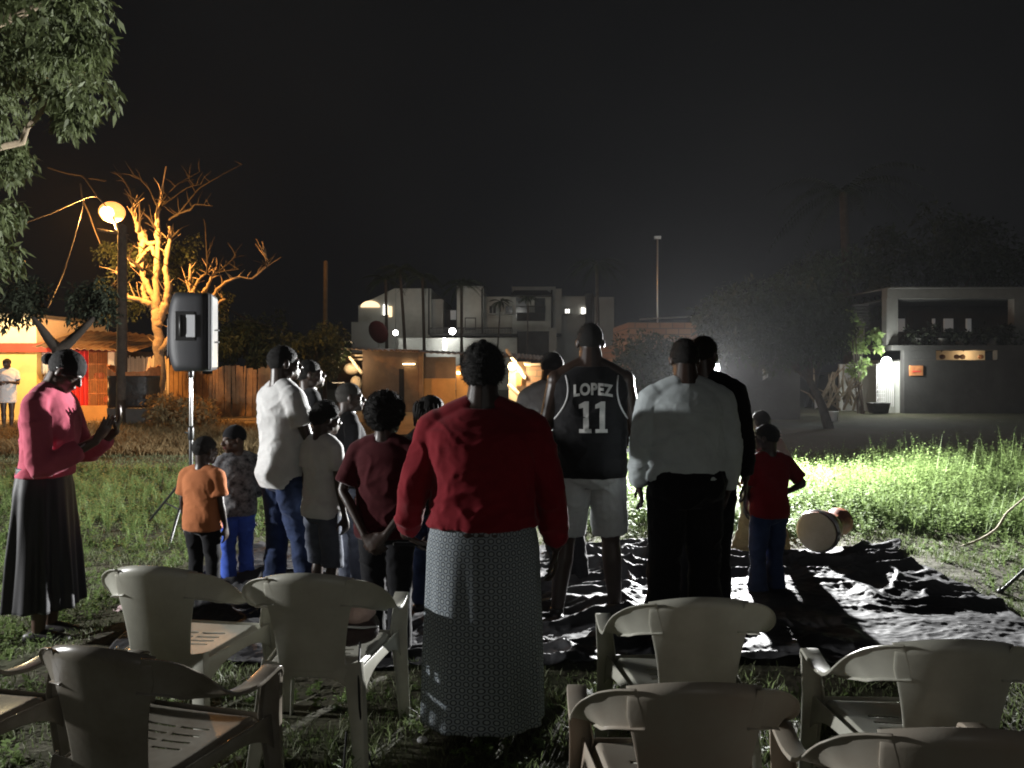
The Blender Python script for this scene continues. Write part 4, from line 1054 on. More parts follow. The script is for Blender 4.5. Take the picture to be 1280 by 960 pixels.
# ================================================================== DRUM
def drum(loc, yaw):
    t = thing('hand_drum', loc, 'wooden goblet drum lying on its side with the pale skin toward the camera', 'drum', None, R(yaw))
    def lat(pro, n=32):
        m_ = MB(); vs = [(r_ * math.cos(2*PI*i/n), y, r_ * math.sin(2*PI*i/n)) for (y, r_) in pro for i in range(n)]
        k = len(pro); fs = [(j*n+i, j*n+(i+1) % n, (j+1)*n+(i+1) % n, (j+1)*n+i) for j in range(k-1) for i in range(n)] + [tuple(range(n)), tuple(range((k-1)*n, k*n))[::-1]]
        m_.add(vs, fs); return m_
    lat([(.01, .155), (.06, .162), (.14, .160), (.22, .142), (.30, .105), (.36, .078), (.41, .075)]).build('bowl', M['drumwood'], t, smooth=True)
    lat([(.41, .076), (.46, .085), (.53, .105), (.575, .118), (.585, .10)]).build('foot', M['drumwood'], t, smooth=True)
    lat([(-.004, .15), (.0, .158), (.006, .158)]).build('drum_head', M['drumskin'], t)
    for y in (.03, .065):
        m_ = MB(); m_.tube([(.166 * math.cos(a), y, .166 * math.sin(a)) for a in [2*PI*k/32 for k in range(33)]], .007, 8, cap=False); m_.build('hoop', M['metals'], t, smooth=True)
    m_ = MB(); pts = []
    for k in range(37):
        a = 2*PI*k/36; pts.append((.168*math.cos(a), .06, .168*math.sin(a)) if k % 2 == 0 else (.118*math.cos(a), .29, .118*math.sin(a)))
    m_.tube(pts, .0035, 5); m_.build('tension_rope', M['rope'], t)
drum((2.47, 6.50, .235), -40)
b_ = MB(); pts, rr = chain([(3.77, 6.8, .03), (3.95, 6.75, .12), (4.06, 6.7, .22), (4.12, 6.66, .36), (4.25, 6.6, .52), (4.33, 6.5, .80)], [.011, .010, .010, .009, .007, .005], 5)
b_.tube(pts, rr, 8); tag(b_.build('stick', M['stickp'], smooth=True), 'thin pale crooked stick rising from the grass at the right', 'stick')

# ================================================================== TREES
def leafmesh(name, centres, radii, per, size, matn, parent, droop=.5, seed=0, asp=.34, squash=1.0):
    r = np.random.default_rng(seed); cs = np.array([tuple(c) for c in centres]); rd = np.array(radii)
    n = len(cs) * per; idx = np.repeat(np.arange(len(cs)), per)
    u = r.normal(size=(n, 3)); u /= np.linalg.norm(u, axis=1)[:, None]; rr = r.uniform(.25, 1, n) ** .6
    p = cs[idx] + u * (rd[idx] * rr)[:, None] * np.array([1, 1, squash])
    d = r.normal(size=(n, 3)) * .6 + u * .5; d[:, 2] -= droop * 1.3; d /= np.linalg.norm(d, axis=1)[:, None]
    s_ = np.cross(d, r.normal(size=(n, 3))); s_ /= np.linalg.norm(s_, axis=1)[:, None] + 1e-9
    L_ = size * r.uniform(.6, 1.35, n)[:, None]
    V = np.stack([p, p + d * L_ * .45 + s_ * L_ * asp * .5, p + d * L_, p + d * L_ * .45 - s_ * L_ * asp * .5], 1).reshape(-1, 3)
    return npmesh(name, V, np.arange(n * 4).reshape(-1, 4), matn, parent)
def tree(name, label, cat, base, limbs, clusters, leaf, per, size, bark, seed, droop=.5, group=None, asp=.34):
    """limbs: list of (pts, radii) world; clusters: list of (centre, radius) world"""
    t = thing(name, tuple(base), label, cat, group); b0 = Vector(base)
    for i, (pts, rr) in enumerate(limbs):
        m_ = MB(); p_, r_ = chain([Vector(p) - b0 for p in pts], rr, 4); m_.tube(p_, r_, 9); m_.build('trunk' if i == 0 else 'limb', bark, t, smooth=True)
    if clusters: leafmesh('crown', [Vector(c) - b0 for c, _ in clusters], [r_ for _, r_ in clusters], per, size, leaf, t, droop, seed, asp)
    return t
rt = random.Random(12)
# foliage hanging in from the upper left
cl = []
for k in range(150):
    px = rt.uniform(-260, 108); py = rt.uniform(-160, 148)
    if px > 60 and py > 110 and rt.random() < .6: continue
    if 40 < px < 110 and 100 < py < 150: continue
    dseg = min(math.hypot(px - lerp(ax, bx, q / 8), py - lerp(ay, by, q / 8)) for (ax, ay), (bx, by) in (((-10, 186), (28, 178)), ((28, 178), (60, 126)), ((60, 126), (100, 95))) for q in range(9))
    dd = rt.uniform(6.3, 7.9)
    if dseg < 34: dd = 7.55 + .02 * dseg
    cl.append((P(px, py, dd), rt.uniform(.18, .34)))
for k in range(7): cl.append((P(rt.uniform(78, 112), rt.uniform(132, 156), rt.uniform(6.8, 7.2)), .11))
for k in range(46): cl.append((P(rt.uniform(-140, 20), rt.uniform(190, 340), rt.uniform(7.2, 8.2)), rt.uniform(.13, .22)))
for k in range(10): cl.append((P(rt.uniform(60, 126), rt.uniform(0, 120), rt.uniform(6.4, 7.2)), rt.uniform(.12, .2)))
d_ = 7.0
tree('leafy_tree', 'pale barked tree whose drooping leaves hang in at the upper left', 'tree', (-6.9, 8.2, 0),
     [([(-6.9, 8.2, 0), (-6.8, 8.0, 1.4), (-6.6, 7.8, 2.8), (-6.3, 7.4, 4.6), (-6.0, 7.2, 6)], [.2, .17, .15, .11, .05]),
      ([(-6.65, 7.85, 2.6), P(-150, 205, 7.3), P(-60, 195, d_), P(-10, 186, d_), P(28, 178, d_)], [.11, .07, .045, .03, .026]),
      ([P(28, 178, d_), P(34, 160, d_), P(48, 145, d_), P(60, 126, d_), P(72, 110, d_), P(82, 96, d_)], [.026, .022, .019, .018, .013, .006]),
      ([P(60, 126, d_), P(78, 112, d_), P(100, 97, d_)], [.013, .010, .004]), ([P(60, 128, d_), P(76, 138, d_), P(90, 150, d_)], [.009, .007, .004]),
      ([(-6.4, 7.6, 3.9), P(-80, 60, 7.2), P(20, 20, 7.0), P(90, -10, 6.9)], [.09, .06, .035, .012])],
     cl, M['leaf'], 150, .105, M['bark'], 3, droop=.9, asp=.28)

# forked dark tree behind the woman in pink
d_ = 12
tree('forked_tree', 'dark forked tree trunk rising behind the head of the woman in pink', 'tree', P(74, 588, d_),
     [([P(74, 588, d_), P(75, 520, d_), P(74, 460, d_), P(74, 438, d_)], [.13, .11, .10, .10]),
      ([P(74, 438, d_), P(62, 425, d_), P(50, 408, d_), P(42, 398, d_)], [.09, .07, .05, .03]),
      ([P(75, 438, d_), P(90, 424, d_), P(110, 405, d_), P(116, 398, 12.2)], [.09, .07, .05, .03])],
     [(P(rt.uniform(5, 52), rt.uniform(355, 398), 12.4), .22) for _ in range(16)] + [(P(rt.uniform(95, 135), rt.uniform(362, 400), 12.4), .2) for _ in range(14)], M['leafk'], 90, .10, M['forkbark'], 8)

# pollarded dead tree under the street lamp
D = 20.9
def c2(x, y, dd=0): return P(60 + x * .2707, 200 + y * .2707, D + dd)
T = [([(510, 1170), (512, 900), (508, 760), (500, 640), (500, 500), (510, 380), (505, 280), (515, 200), (520, 170), (545, 30)], [.21, .17, .16, .13, .10, .09, .07, .05, .02, .012]),
     ([(508, 760), (535, 680), (555, 600), (545, 520), (552, 430), (565, 350), (560, 310)], [.14, .13, .12, .09, .08, .07, .045]),
     ([(508, 700), (470, 665), (420, 645), (362, 632)], [.12, .11, .09, .07]), ([(500, 660), (470, 600), (440, 540), (432, 470), (430, 400)], [.10, .10, .09, .07, .07]),
     ([(430, 420), (440, 370), (425, 330), (405, 280), (385, 225)], [.07, .14, .12, .06, .03]), ([(490, 440), (480, 400), (440, 435), (400, 490), (370, 455)], [.06, .07, .06, .05, .03]),
     ([(495, 380), (470, 385), (440, 372)], [.06, .07, .05]), ([(505, 330), (488, 300), (465, 265), (430, 235)], [.05, .04, .035, .02]), ([(420, 330), (425, 250), (420, 185)], [.05, .03, .012]),
     ([(500, 540), (460, 515), (440, 500)], [.05, .04, .03]), ([(555, 370), (590, 340), (605, 322)], [.05, .03, .015]), ([(548, 370), (520, 365), (525, 345)], [.05, .045, .03]),
     ([(450, 640), (440, 590), (460, 560), (470, 610)], [.08, .08, .07, .05]), ([(430, 500), (390, 465), (370, 455)], [.05, .045, .02]), ([(350, 560), (320, 520), (310, 515)], [.06, .05, .03]),
     ([(320, 590), (300, 585), (305, 572)], [.05, .05, .03]), ([(515, 215), (555, 190), (640, 130), (705, 112)], [.04, .022, .014, .006]),
     ([(520, 230), (535, 180), (600, 110), (700, 55)], [.03, .018, .012, .005]), ([(560, 275), (610, 245), (660, 228), (680, 205), (760, 212)], [.04, .035, .03, .018, .006]),
     ([(600, 250), (650, 190), (700, 130), (800, 70), (895, 20)], [.03, .02, .018, .012, .005]), ([(500, 205), (470, 140), (430, 90), (385, 60)], [.03, .014, .010, .005]),
     ([(505, 290), (500, 240), (515, 180), (540, 195)], [.04, .03, .02, .01]), ([(395, 250), (380, 150), (330, 60), (300, 20)], [.02, .014, .010, .006]),
     ([(515, 900), (600, 760), (665, 660), (700, 630)], [.13, .11, .09, .08]), ([(690, 640), (660, 610), (640, 565)], [.08, .06, .03]), ([(670, 620), (655, 560), (658, 482)], [.07, .05, .04]),
     ([(670, 610), (690, 560), (715, 535), (738, 520)], [.06, .04, .035, .02]), ([(735, 525), (735, 450), (727, 330)], [.035, .03, .015]), ([(700, 635), (735, 590), (755, 540), (778, 498)], [.07, .06, .05, .015]),
     ([(770, 530), (800, 505), (830, 480), (868, 443)], [.03, .03, .03, .012]), ([(775, 520), (820, 512), (880, 505)], [.025, .018, .006]), ([(745, 700), (755, 660), (780, 600), (830, 560), (885, 540), (940, 548), (985, 515), (1018, 480), (1005, 440), (985, 415)], [.08, .07, .06, .045, .03, .025, .02, .018, .014, .006]),
     ([(700, 720), (750, 690), (790, 660), (820, 642)], [.08, .08, .06, .04]), ([(1015, 500), (1000, 480), (990, 460)], [.014, .01, .005])]
dt = thing('dead_tree', tuple(c2(510, 1170)), 'bare pollarded tree lit orange under the street lamp', 'tree'); b0 = dt.location.copy(); rb = random.Random(2)
for i, (pts, rr) in enumerate(T):
    ph = rb.uniform(-.5, .5); q = []; 
    for k, (x_, y_) in enumerate(pts):
        v = c2(x_, y_, ph * k / len(pts) if i else 0)
        if i == 0 and k == 0: v.z = 0
        q.append(v - b0)
    rr = [max(r_ * .78, .007) for r_ in rr]
    m_ = MB(); p_, r_ = chain(q, rr, 6); r_ = [a * rb.uniform(.82, 1.18) for a in r_]; p_ = [v + Vector((rb.uniform(-.3, .3), rb.uniform(-.3, .3), rb.uniform(-.2, .2))) * a for v, a in zip(p_, r_)]
    for k in range(len(p_) // 3 if i else 3):
        a = rb.choice(p_[1:]); dv = Vector((rb.uniform(-1, 1), rb.uniform(-.6, .6), rb.uniform(.1, 1))).normalized(); L_ = rb.uniform(.15, .5)
        m_.tube([a, a + dv * L_ * .5 + Vector((0, 0, .03)), a + dv * L_ + Vector((rb.uniform(-.08, .08), 0, rb.uniform(0, .12)))], [.014, .010, .004], 5)
    m_.tube(p_, r_, 9, cap=True); m_.build('trunk' if i == 0 else 'branch', M['bark' if rr[0] > .046 else 'twig'], dt, smooth=True)
cl = [(c2(rb.uniform(250, 520), rb.uniform(400, 720), rb.uniform(.3, 1.5)), rb.uniform(.18, .35)) for _ in range(46)] + [(c2(rb.uniform(600, 830), rb.uniform(600, 740), rb.uniform(.4, 1.2)), rb.uniform(.2, .32)) for _ in range(18)] + [(c2(rb.uniform(560, 680), rb.uniform(350, 560), rb.uniform(.8, 1.6)), rb.uniform(.2, .4)) for _ in range(16)]
leafmesh('foliage', [Vector(c) - b0 for c, _ in cl], [r_ for _, r_ in cl], 70, .09, M['leafd'], dt, .5, 5, .5)

# street lamp on a wooden pole with cables
D2 = 19.0
t = thing('street_lamp', tuple(P(152, 540, D2)), 'glowing orange street lamp on a wooden pole beside the bare tree', 'street lamp'); b0 = t.location.copy(); b0z = Vector((b0.x, b0.y, 0)); t.location = b0z
m_ = MB(); m_.tube([(0, 0, 0), P(153, 285, D2) - b0z], [.13, .10], 12); m_.build('pole', M['barkd'], t, smooth=True)
m_ = MB(); m_.tube([P(153, 298, D2) - b0z, P(146, 286, D2 + .1) - b0z, P(142, 272, D2 + .35) - b0z], .028, 8); m_.build('arm', M['metals'], t, smooth=True)
m_ = MB(); m_.tube([P(122, 287, D2) - b0z, P(160, 294, D2) - b0z], .03, 8); m_.build('crossarm', M['barkd'], t, smooth=True)
lc = P(140, 265, D2 + .42)
m_ = MB(); m_.ell(lc - b0z + Vector((0, .06, .12)), (.20, .30, .09)); m_.build('hood', M['metals'], t, smooth=True)
m_ = MB(); m_.ell(lc - b0z, (.30, .30, .25)); gb_ = m_.build('glass_bowl', M['sodium'], t, smooth=True)
m_ = MB(); m_.ell(lc - b0z + Vector((0, -.20, -.05)), (.17, .17, .15)); m_.build('hot_bulb', M['bulbw'], gb_, smooth=True)
light('street_bulb', 'POINT', lc + Vector((0.0, .05, -.36)), POW_STREET, (1, .43, .10), .12)
def cable(name, pts, r_, label):
    m_ = MB(); p_, rr = chain(pts, [r_] * len(pts), 8); m_.tube(p_, r_, 6); tag(m_.build(name, M['cable'] if r_ < .03 else M['bark'], smooth=True), label, 'cable')
cable('power_cable', [P(152, 288, D2), P(120, 245, 18.5), P(60, 268, 17), P(-30, 300, 15)], .014, 'power cable running from the lamp pole out of the photo at the left')
cable('power_cable', [P(152, 292, D2), P(300, 395, 22), P(372, 416, 24)], .012, 'power cable sagging from the lamp pole toward the dark trees')
cable('power_cable', [P(101, 230, 18.6), P(103, 258, 18.6), P(92, 300, 18.5), P(78, 345, 18), P(60, 385, 17)], .012, 'slack power cable hanging down left of the street lamp')
tw = thing('hanging_branch', tuple(P(101, 230, 18.7)), 'broken lit branch dangling in the cables left of the street lamp', 'branch'); b0 = tw.location.copy()
for pts in ([(150, 110), (158, 180), (190, 250), (210, 310), (240, 385)], [(190, 85), (225, 88), (265, 96)], [(0, 35), (90, 62), (160, 75), (200, 130), (220, 160)]):
    m_ = MB(); p_, r_ = chain([c2(x_, y_, -.9) - b0 for x_, y_ in pts], [.018, .02, .018, .014, .009][:len(pts)], 4); m_.tube(p_, r_, 7); m_.build('twig', M['twig'], tw, smooth=True)

# ================================================================== LEFT YARD AND HOUSE
D3 = 22.5
def X(px, d=D3): return (px - 640) * d / 1000
def Z(py, d=D3): return 1.6 - (py - 455) * d / 1000
h = thing('yard_house', (X(60), D3, 0), 'yellow walled house with red curtain and barred veranda at the far left', 'house'); hb = Vector(h.location)
def part(name, x0, x1, y0, y1, z0_, z1_, m, par, org, bevel=0):
    m_ = MB(); m_.bx(x0 - org.x, x1 - org.x, y0 - org.y, y1 - org.y, z0_, z1_); return m_.build(name, m, par, bevel=bevel)
part('wall', X(-260), X(46), D3, D3 + 4, 0, Z(440), M['yellow'], h, hb)
part('fascia', X(-260), X(62), D3 - .12, D3 + 4, Z(440) + .003, Z(429), M['redp'], h, hb)
part('parapet', X(-260), X(46), D3 - .02, D3 + 4, Z(429) + .003, Z(397), M['cream'], h, hb)
part('roof_slab', X(-260), X(48), D3 - .25, D3 + 4, Z(397) + .003, Z(393), M['concrete'], h, hb)
m_ = MB(); m_.grid(lambda u, v: Vector((lerp(X(56), X(182), u), D3 - .6 + 2.6 * v, lerp(Z(434), Z(440), u) + .55 * v - .25 * max(0, u - .55) * v + .02 * math.sin(u * 90))) - hb, 180, 4); m_.build('tin_roof', M['tin'], h, solid=.01)
part('door_panel', X(46) + .01, X(66), D3 + .3, D3 + .4, 0, Z(436), M['trim'], h, hb)
m_ = MB(); m_.grid(lambda u, v: Vector((lerp(X(78), X(109), u), D3 + .1 + .05 * math.sin(u * 34 + v), lerp(Z(512), Z(438), v))) - hb, 90, 12); m_.build('curtain', M['curtain'], h, smooth=True, solid=.01)
m_ = MB(); m_.grid(lambda u, v: Vector((lerp(X(47), X(66), u), D3 + .2 + .03 * math.sin(u * 30), lerp(Z(468), Z(440), v))) - hb, 50, 8); m_.build('lace_curtain', M['trim'], h, smooth=True, solid=.01)
part('back_wall', X(66), X(190), D3 + 2.4, D3 + 2.5, 0, Z(438), M['planks'], h, hb)
part('low_wall', X(60), X(147), D3 - .1, D3 + .12, 0, Z(507), M['ochre'], h, hb)
part('post', X(138), X(146), D3 - .14, D3 + .02, Z(507) + .003, Z(440), M['cream'], h, hb)
g_ = MB()
for k in range(15): g_.tube([Vector((X(110 + k * 2), D3 + .05, Z(507))) - hb, Vector((X(110 + k * 2), D3 + .05, Z(440))) - hb], .011, 6)
for y_ in (455, 475, 492): g_.tube([Vector((X(109), D3 + .06, Z(y_))) - hb, Vector((X(139), D3 + .06, Z(y_))) - hb], .012, 6)
g_.build('window_bars', M['rust'], h)
rk = random.Random(6)
for k in range(9):
    b_ = MB(); x_, y_ = rk.uniform(112, 136), rk.choice((470, 484, 500)); b_.ell(Vector((X(x_), D3 + .35, Z(y_))) - hb, (.09, .07, rk.uniform(.05, .12)), nu=10, nv=6); b_.build('shelf_jar', M[rk.choice(('cream', 'redp', 'trim'))], h, smooth=True)
light('veranda_fill', 'POINT', (X(20), D3 - 2.0, 3.0), 520, (1, .80, .42), .1)  # added light without a fixture, brightens the yellow wall
light('veranda_fill', 'POINT', (X(95), D3 - 1.0, 2.0), 60, (1, .55, .3), .1)  # second added light, in front of the curtain
# picket fence right of the veranda
f = thing('slat_fence', (X(170), D3, 0), 'pale vertical slat fence behind the lamp pole', 'fence'); fb = Vector(f.location); s_ = MB()
for k in range(34):
    x_ = 147 + k * 1.75; s_.box(Vector((X(x_), D3 + .3 + rk.uniform(-.02, .02), .95 + rk.uniform(-.06, .05))) - fb, (.028, .02, 1.7))
s_.build('slats', M['cream'], f); s_ = MB(); s_.bx(X(147) - fb.x, X(206) - fb.x, .32, .36, 1.5, 1.58); s_.bx(X(147) - fb.x, X(206) - fb.x, .32, .36, .4, .48); s_.build('rails', M['wood'], f)
# bamboo fence
D4 = 24.0
f = thing('board_fence', (X(290, D4), D4, 0), 'tall weathered board fence glowing orange behind the loudspeaker pole', 'fence'); fb = Vector(f.location)
s_ = MB(); x_ = X(212, D4)
while x_ < X(337, D4):
    w_ = rk.uniform(.05, .14); hh_ = Z(rk.uniform(455, 462), D4) - (.25 if 252 < 640 + x_ / D4 * 1000 < 262 else 0); tl = rk.uniform(-.03, .03)
    s_.box(Vector((x_ + w_ / 2, D4 + rk.uniform(-.04, .04), hh_ / 2)) - fb, (w_ * .93, .02, hh_), Matrix.Rotation(tl, 3, 'Y')); x_ += w_ + rk.uniform(0, .012)
s_.build('boards', M['fence'], f)
s_ = MB(); s_.bx(X(214, D4) - fb.x, X(335, D4) - fb.x, .06, .12, .6, .7); s_.bx(X(214, D4) - fb.x, X(335, D4) - fb.x, .06, .12, 1.2, 1.3); s_.build('rails', M['wood'], f)
# wrapped bin in front
D5 = 19.4
t = thing('garden_bin', (X(168, D5), D5, 0), 'tall square bin wrapped in dark sheeting below the lamp pole', 'bin'); tb = Vector(t.location)
m_ = MB(); m_.rings([(0, 0, 0, .50, .42), (0, 0, .55, .53, .45)], n=28, e=5); m_.build('base', M['concrete'], t, smooth=False)
m_ = MB(); st = [(0, 0, .56 + .1 * k, .50 + .015 * math.sin(k * 2.1), .43 + .015 * math.cos(k * 1.7)) for k in range(9)]; m_.rings(st, n=36, e=5, cap=False); m_.build('sheeting', M['sheet'], t, smooth=True, solid=.01)
m_ = MB(); n_ = 72; vs = []
for j in range(2):
    for k in range(n_):
        a = 2*PI*k/n_; c_, s2 = math.cos(a), math.sin(a); vs.append((.515 * math.copysign(abs(c_) ** .4, c_), .445 * math.copysign(abs(s2) ** .4, s2), 1.32 + j * (.16 + .09 * math.sin(a * 2 + 1) + rk.uniform(-.03, .03))))
m_.add(vs, [(k, (k + 1) % n_, n_ + (k + 1) % n_, n_ + k) for k in range(n_)])
m_.build('frayed_rim', M['rust'], t, solid=.012)
# rubble and bushes beside it
rub = MB()
for k in range(170):
    x_ = rk.uniform(176, 262); dd = rk.uniform(18.5, 22.5); hmax = .75 * math.exp(-((x_ - 205) / 34) ** 2)
    rub.box((X(x_, dd), dd, rk.uniform(0, hmax)), (rk.uniform(.08, .35), rk.uniform(.1, .3), rk.uniform(.05, .16)), Euler((rk.uniform(-.6, .6), rk.uniform(-.6, .6), rk.uniform(0, 3))).to_matrix())
tag(rub.build('rubble', M['wood'], bevel=.01), 'heap of broken boards and rubble under the bare tree', 'rubble', kind='stuff')
def bush(name, label, cs, leaf, per, size, seed, group=None, cat='bush'):
    base = Vector((sum(c[0].x for c in cs) / len(cs), sum(c[0].y for c in cs) / len(cs), 0))
    t = thing(name, tuple(base), label, cat, group)
    m_ = MB()
    for c, r_ in cs[:8]: m_.tube([(rk.uniform(-.1, .1), rk.uniform(-.1, .1), 0), (c - base) * .5, c - base], [.03, .02, .01], 6)
    m_.build('stems', M['barkd'], t, smooth=True); leafmesh('foliage', [c - base for c, _ in cs], [r_ for _, r_ in cs], per, size, leaf, t, .3, seed, .5); return t
bush('bush', 'dry brownish bush growing on the rubble beside the wrapped bin', [(P(rk.uniform(195, 262), rk.uniform(500, 530), rk.uniform(17.5, 19)), rk.uniform(.15, .3)) for _ in range(26)], M['drygrass'], 110, .10, 3)

# ================================================================== DARK TREES BEHIND THE CROWD
def darktree(px, base_y, d, crown, n, rr, label, seed, size=.16, per=170, trunkr=.13, name='dark_tree', lean=0, leaf='leafd'):
    r_ = random.Random(seed); b = P(px, base_y, d); b.z = 0
    cl = []
    for k in range(n):
        a = r_.uniform(0, 2*PI); q = r_.random() ** .5; cx, cy_, ax, ay = crown
        cl.append((P(cx + ax * q * math.cos(a), cy_ + ay * q * math.sin(a), d + r_.uniform(-1.3, 1.3) * min(1, ax / 60)), r_.uniform(*rr)))
    top = P(crown[0], crown[1], d); mid = b.lerp(top, .45) + Vector((lean, 0, 0))
    limbs = [([b, b.lerp(mid, .5) + Vector((lean * .3, 0, 0)), mid, top], [trunkr, trunkr * .8, trunkr * .65, trunkr * .25])]
    for k in range(5): limbs.append(([mid, mid.lerp(cl[k * 3][0], .5) + Vector((0, 0, .15)), cl[k * 3][0]], [trunkr * .5, trunkr * .35, trunkr * .12]))
    return tree(name, label, 'tree', b, limbs, cl, M[leaf], per, size, M['barkd'], seed, group='dark trees behind the field')
darktree(1036, 505, 20, (968, 405, 92, 42), 75, (.28, .55), 'wide dark tree left of the bright porch lamp, its trunk leaning', 31, lean=.15)
darktree(1150, 505, 34, (1190, 330, 110, 60), 50, (.5, .9), 'tall dark tree rising behind the roof of the right hand house', 32, size=.25)
darktree(345, 505, 26, (350, 430, 78, 28), 46, (.3, .6), 'low dark tree above the board fence behind the white T-shirt man', 33)
darktree(395, 505, 24, (396, 452, 38, 26), 24, (.2, .4), 'small dark tree just left of the brown shacks', 34)
darktree(1010, 505, 30, (1050, 360, 70, 40), 40, (.4, .7), 'rounded dark tree standing behind the wide dark tree on the right', 36, size=.2)
bush('bush', 'dense grey-green bush standing before the brick house wall', [(P(rk.uniform(775, 862), rk.uniform(432, 500), rk.uniform(20, 21.5)), rk.uniform(.25, .5)) for _ in range(40)], M['leafd'], 150, .14, 41)
# palms: trunk and drooping fronds
def palm(px, base_y, d, topy, lean, label, scale=1., seed=0):
    r_ = random.Random(seed); b = P(px, base_y, d); b.z = 0; t = thing('palm_tree', tuple(b), label, 'palm tree', 'palm trees in the distance')
    top = P(px + lean, topy, d) - b
    m_ = MB(); p_, rr = chain([(0, 0, 0), top * .5 + Vector((-lean * d / 1000 * .15, 0, 0)), top], [.17 * scale, .12 * scale, .10 * scale], 6); m_.tube(p_, rr, 9); m_.build('trunk', M['barkd'], t, smooth=True)
    V = []; 
    for k in range(15):
        a = 2*PI*k/15 + r_.uniform(-.2, .2); el = r_.uniform(.0, .9); L_ = 2.3 * scale * r_.uniform(.8, 1.1); o = Vector((math.cos(a), math.sin(a), 0)); prev = None
        for q in range(15):
            s_ = q / 14; c = top + o * (L_ * s_ * math.cos(el * (1 - s_))) + Vector((0, 0, L_ * (math.sin(el) * s_ - .85 * s_ ** 2.2)))
            if prev is not None:
                side = Vector((-o.y, o.x, 0)); tdir = (c - prev).normalized()
                for sg in (-1, 1):
                    for hh_ in (0, .5):
                        cc = prev.lerp(c, hh_); ln = .42 * scale * math.sin(PI * min(.98, s_ * .9 + .08)); tip = cc + side * sg * ln * .75 + tdir * ln * .5 + Vector((0, 0, -ln * .45)); V += [cc, cc + tdir * .03, tip, cc - tdir * .02]
            prev = c
    V = np.array([tuple(v) for v in V]); npmesh('fronds', V, np.arange(len(V)).reshape(-1, 4), M['leafd'], t)
    return t
palm(1062, 510, 30, 240, -8, 'tall palm barely visible above the wide dark tree on the right', 1.5, 1)
palm(484, 500, 42, 350, -2, 'thin dark palm at the left end of the pale apartment block', .7, 2)
palm(508, 500, 42, 338, -8, 'slender palm crossing the tall windowless pale facade', .7, 3)
palm(531, 500, 43, 346, -3, 'straight palm at the right edge of the windowless pale facade', .7, 4)
palm(577, 500, 42, 356, 0, 'straight dark palm beside the bright lamp of the apartments', .7, 5)
palm(620, 500, 43, 377, 6, 'short leaning palm before the middle pale apartment', .35, 6)
palm(659, 500, 43, 372, 1, 'bare straight palm before the apartment with the dark roof', .3, 7)
palm(748, 500, 40, 330, -2, 'palm before the two small lit windows', .8, 8)
m_ = MB(); m_.tube([P(406, 505, 34), P(407, 328, 34)], .09, 8); tag(m_.build('utility_pole', M['wood'], smooth=True), 'plain dark utility pole standing above the low dark trees', 'pole')

# ================================================================== APARTMENTS
DA = 52.
ap = thing('apartment_building', (X(610, DA), DA, 0), 'pale stepped two-storey apartment row beyond the shacks', 'building'); ab = Vector(ap.location)
def apb(name, x0, x1, y1, m, dz=0, depth=8, y0=520, par=None, e=0): 
    return part(name, X(x0, DA), X(x1, DA), DA + dz, DA + dz + depth, max(0, Z(y0, DA)), Z(y1, DA), M[m], par or ap, ab)
def window(x0, x1, y0, y1, m, dz=-.03, frame=True):
    f_ = part('window', X(x0, DA), X(x1, DA), DA + dz - .04, DA + dz + .05, Z(y1, DA), Z(y0, DA), M[m], ap, ab)
    return f_
m_ = MB(); m_.add([Vector((X(x_, DA), DA + yy, z_)) - ab for yy in (0, 8) for x_, z_ in ((448, 0), (494, 0), (494, Z(360, DA)), (486, Z(364, DA)), (448, Z(382, DA)))],
                  [(0, 1, 2, 3, 4), (9, 8, 7, 6, 5), (0, 5, 6, 1), (1, 6, 7, 2), (2, 7, 8, 3), (3, 8, 9, 4), (4, 9, 5, 0)]); m_.build('wall', M['facade'], ap)
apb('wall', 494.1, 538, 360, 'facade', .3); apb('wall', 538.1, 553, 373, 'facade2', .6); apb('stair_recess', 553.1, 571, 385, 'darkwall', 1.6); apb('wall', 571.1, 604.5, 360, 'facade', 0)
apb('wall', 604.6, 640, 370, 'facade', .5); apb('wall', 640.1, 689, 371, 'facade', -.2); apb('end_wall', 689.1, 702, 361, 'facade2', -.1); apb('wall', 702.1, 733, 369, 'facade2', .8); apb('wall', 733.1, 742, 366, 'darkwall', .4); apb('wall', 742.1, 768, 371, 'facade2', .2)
m_ = MB(); r0 = [(638, 371), (690, 371), (686, 360), (643, 360)]
m_.add([Vector((X(x_, DA), DA + dy, Z(y_, DA))) - ab for dy, pts in ((-.7, r0[:2]), (2.2, r0[2:])) for x_, y_ in pts], [(0, 1, 2, 3)]); m_.build('roof', M['darkwall'], ap, solid=.12)
apb('roof_edge', 640, 697, 354, 'facade2', 2.3, .3, y0=361)
apb('parapet', 571.1, 604, 357.5, 'facade2', -.05, .3, y0=360.3)
for a in ((612, 620, 383, 392), (632, 640, 383, 392), (645, 658, 372.5, 398), (668, 681, 373, 398)): window(*a[:2], a[2], a[3], 'winglass', -.3 if a[0] < 641 else -.25)
window(646, 681, 391, 401.5, 'darkwall', -.35)
window(479.5, 484.5, 381, 394, 'winlit'); window(485.5, 490, 383, 396, 'winwarm')
window(561, 568, 386, 398, 'windim', 1.5); window(707, 713, 385, 391, 'windim', .7); window(728, 736, 384, 391.5, 'winlit', .7); window(708, 712.5, 386, 390, 'winlit', .62)
m_ = MB()
for x0, x1, y0, y1 in ((581, 595, 397, 398), (581, 595, 411, 412), (581, 582, 397, 412), (594, 595, 397, 412)): m_.bx(X(x0, DA) - ab.x, X(x1, DA) - ab.x, -.06, .0, Z(y1, DA), Z(y0, DA))
m_.build('panel_outline', M['darkwall'], ap)
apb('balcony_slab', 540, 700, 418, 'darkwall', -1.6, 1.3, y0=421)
apb('boundary_wall', 505, 646, 424, 'facade', -2.5, .3, y0=520)
apb('boundary_wall', 445, 478, 404, 'facade2', -1.5, .3, y0=520)
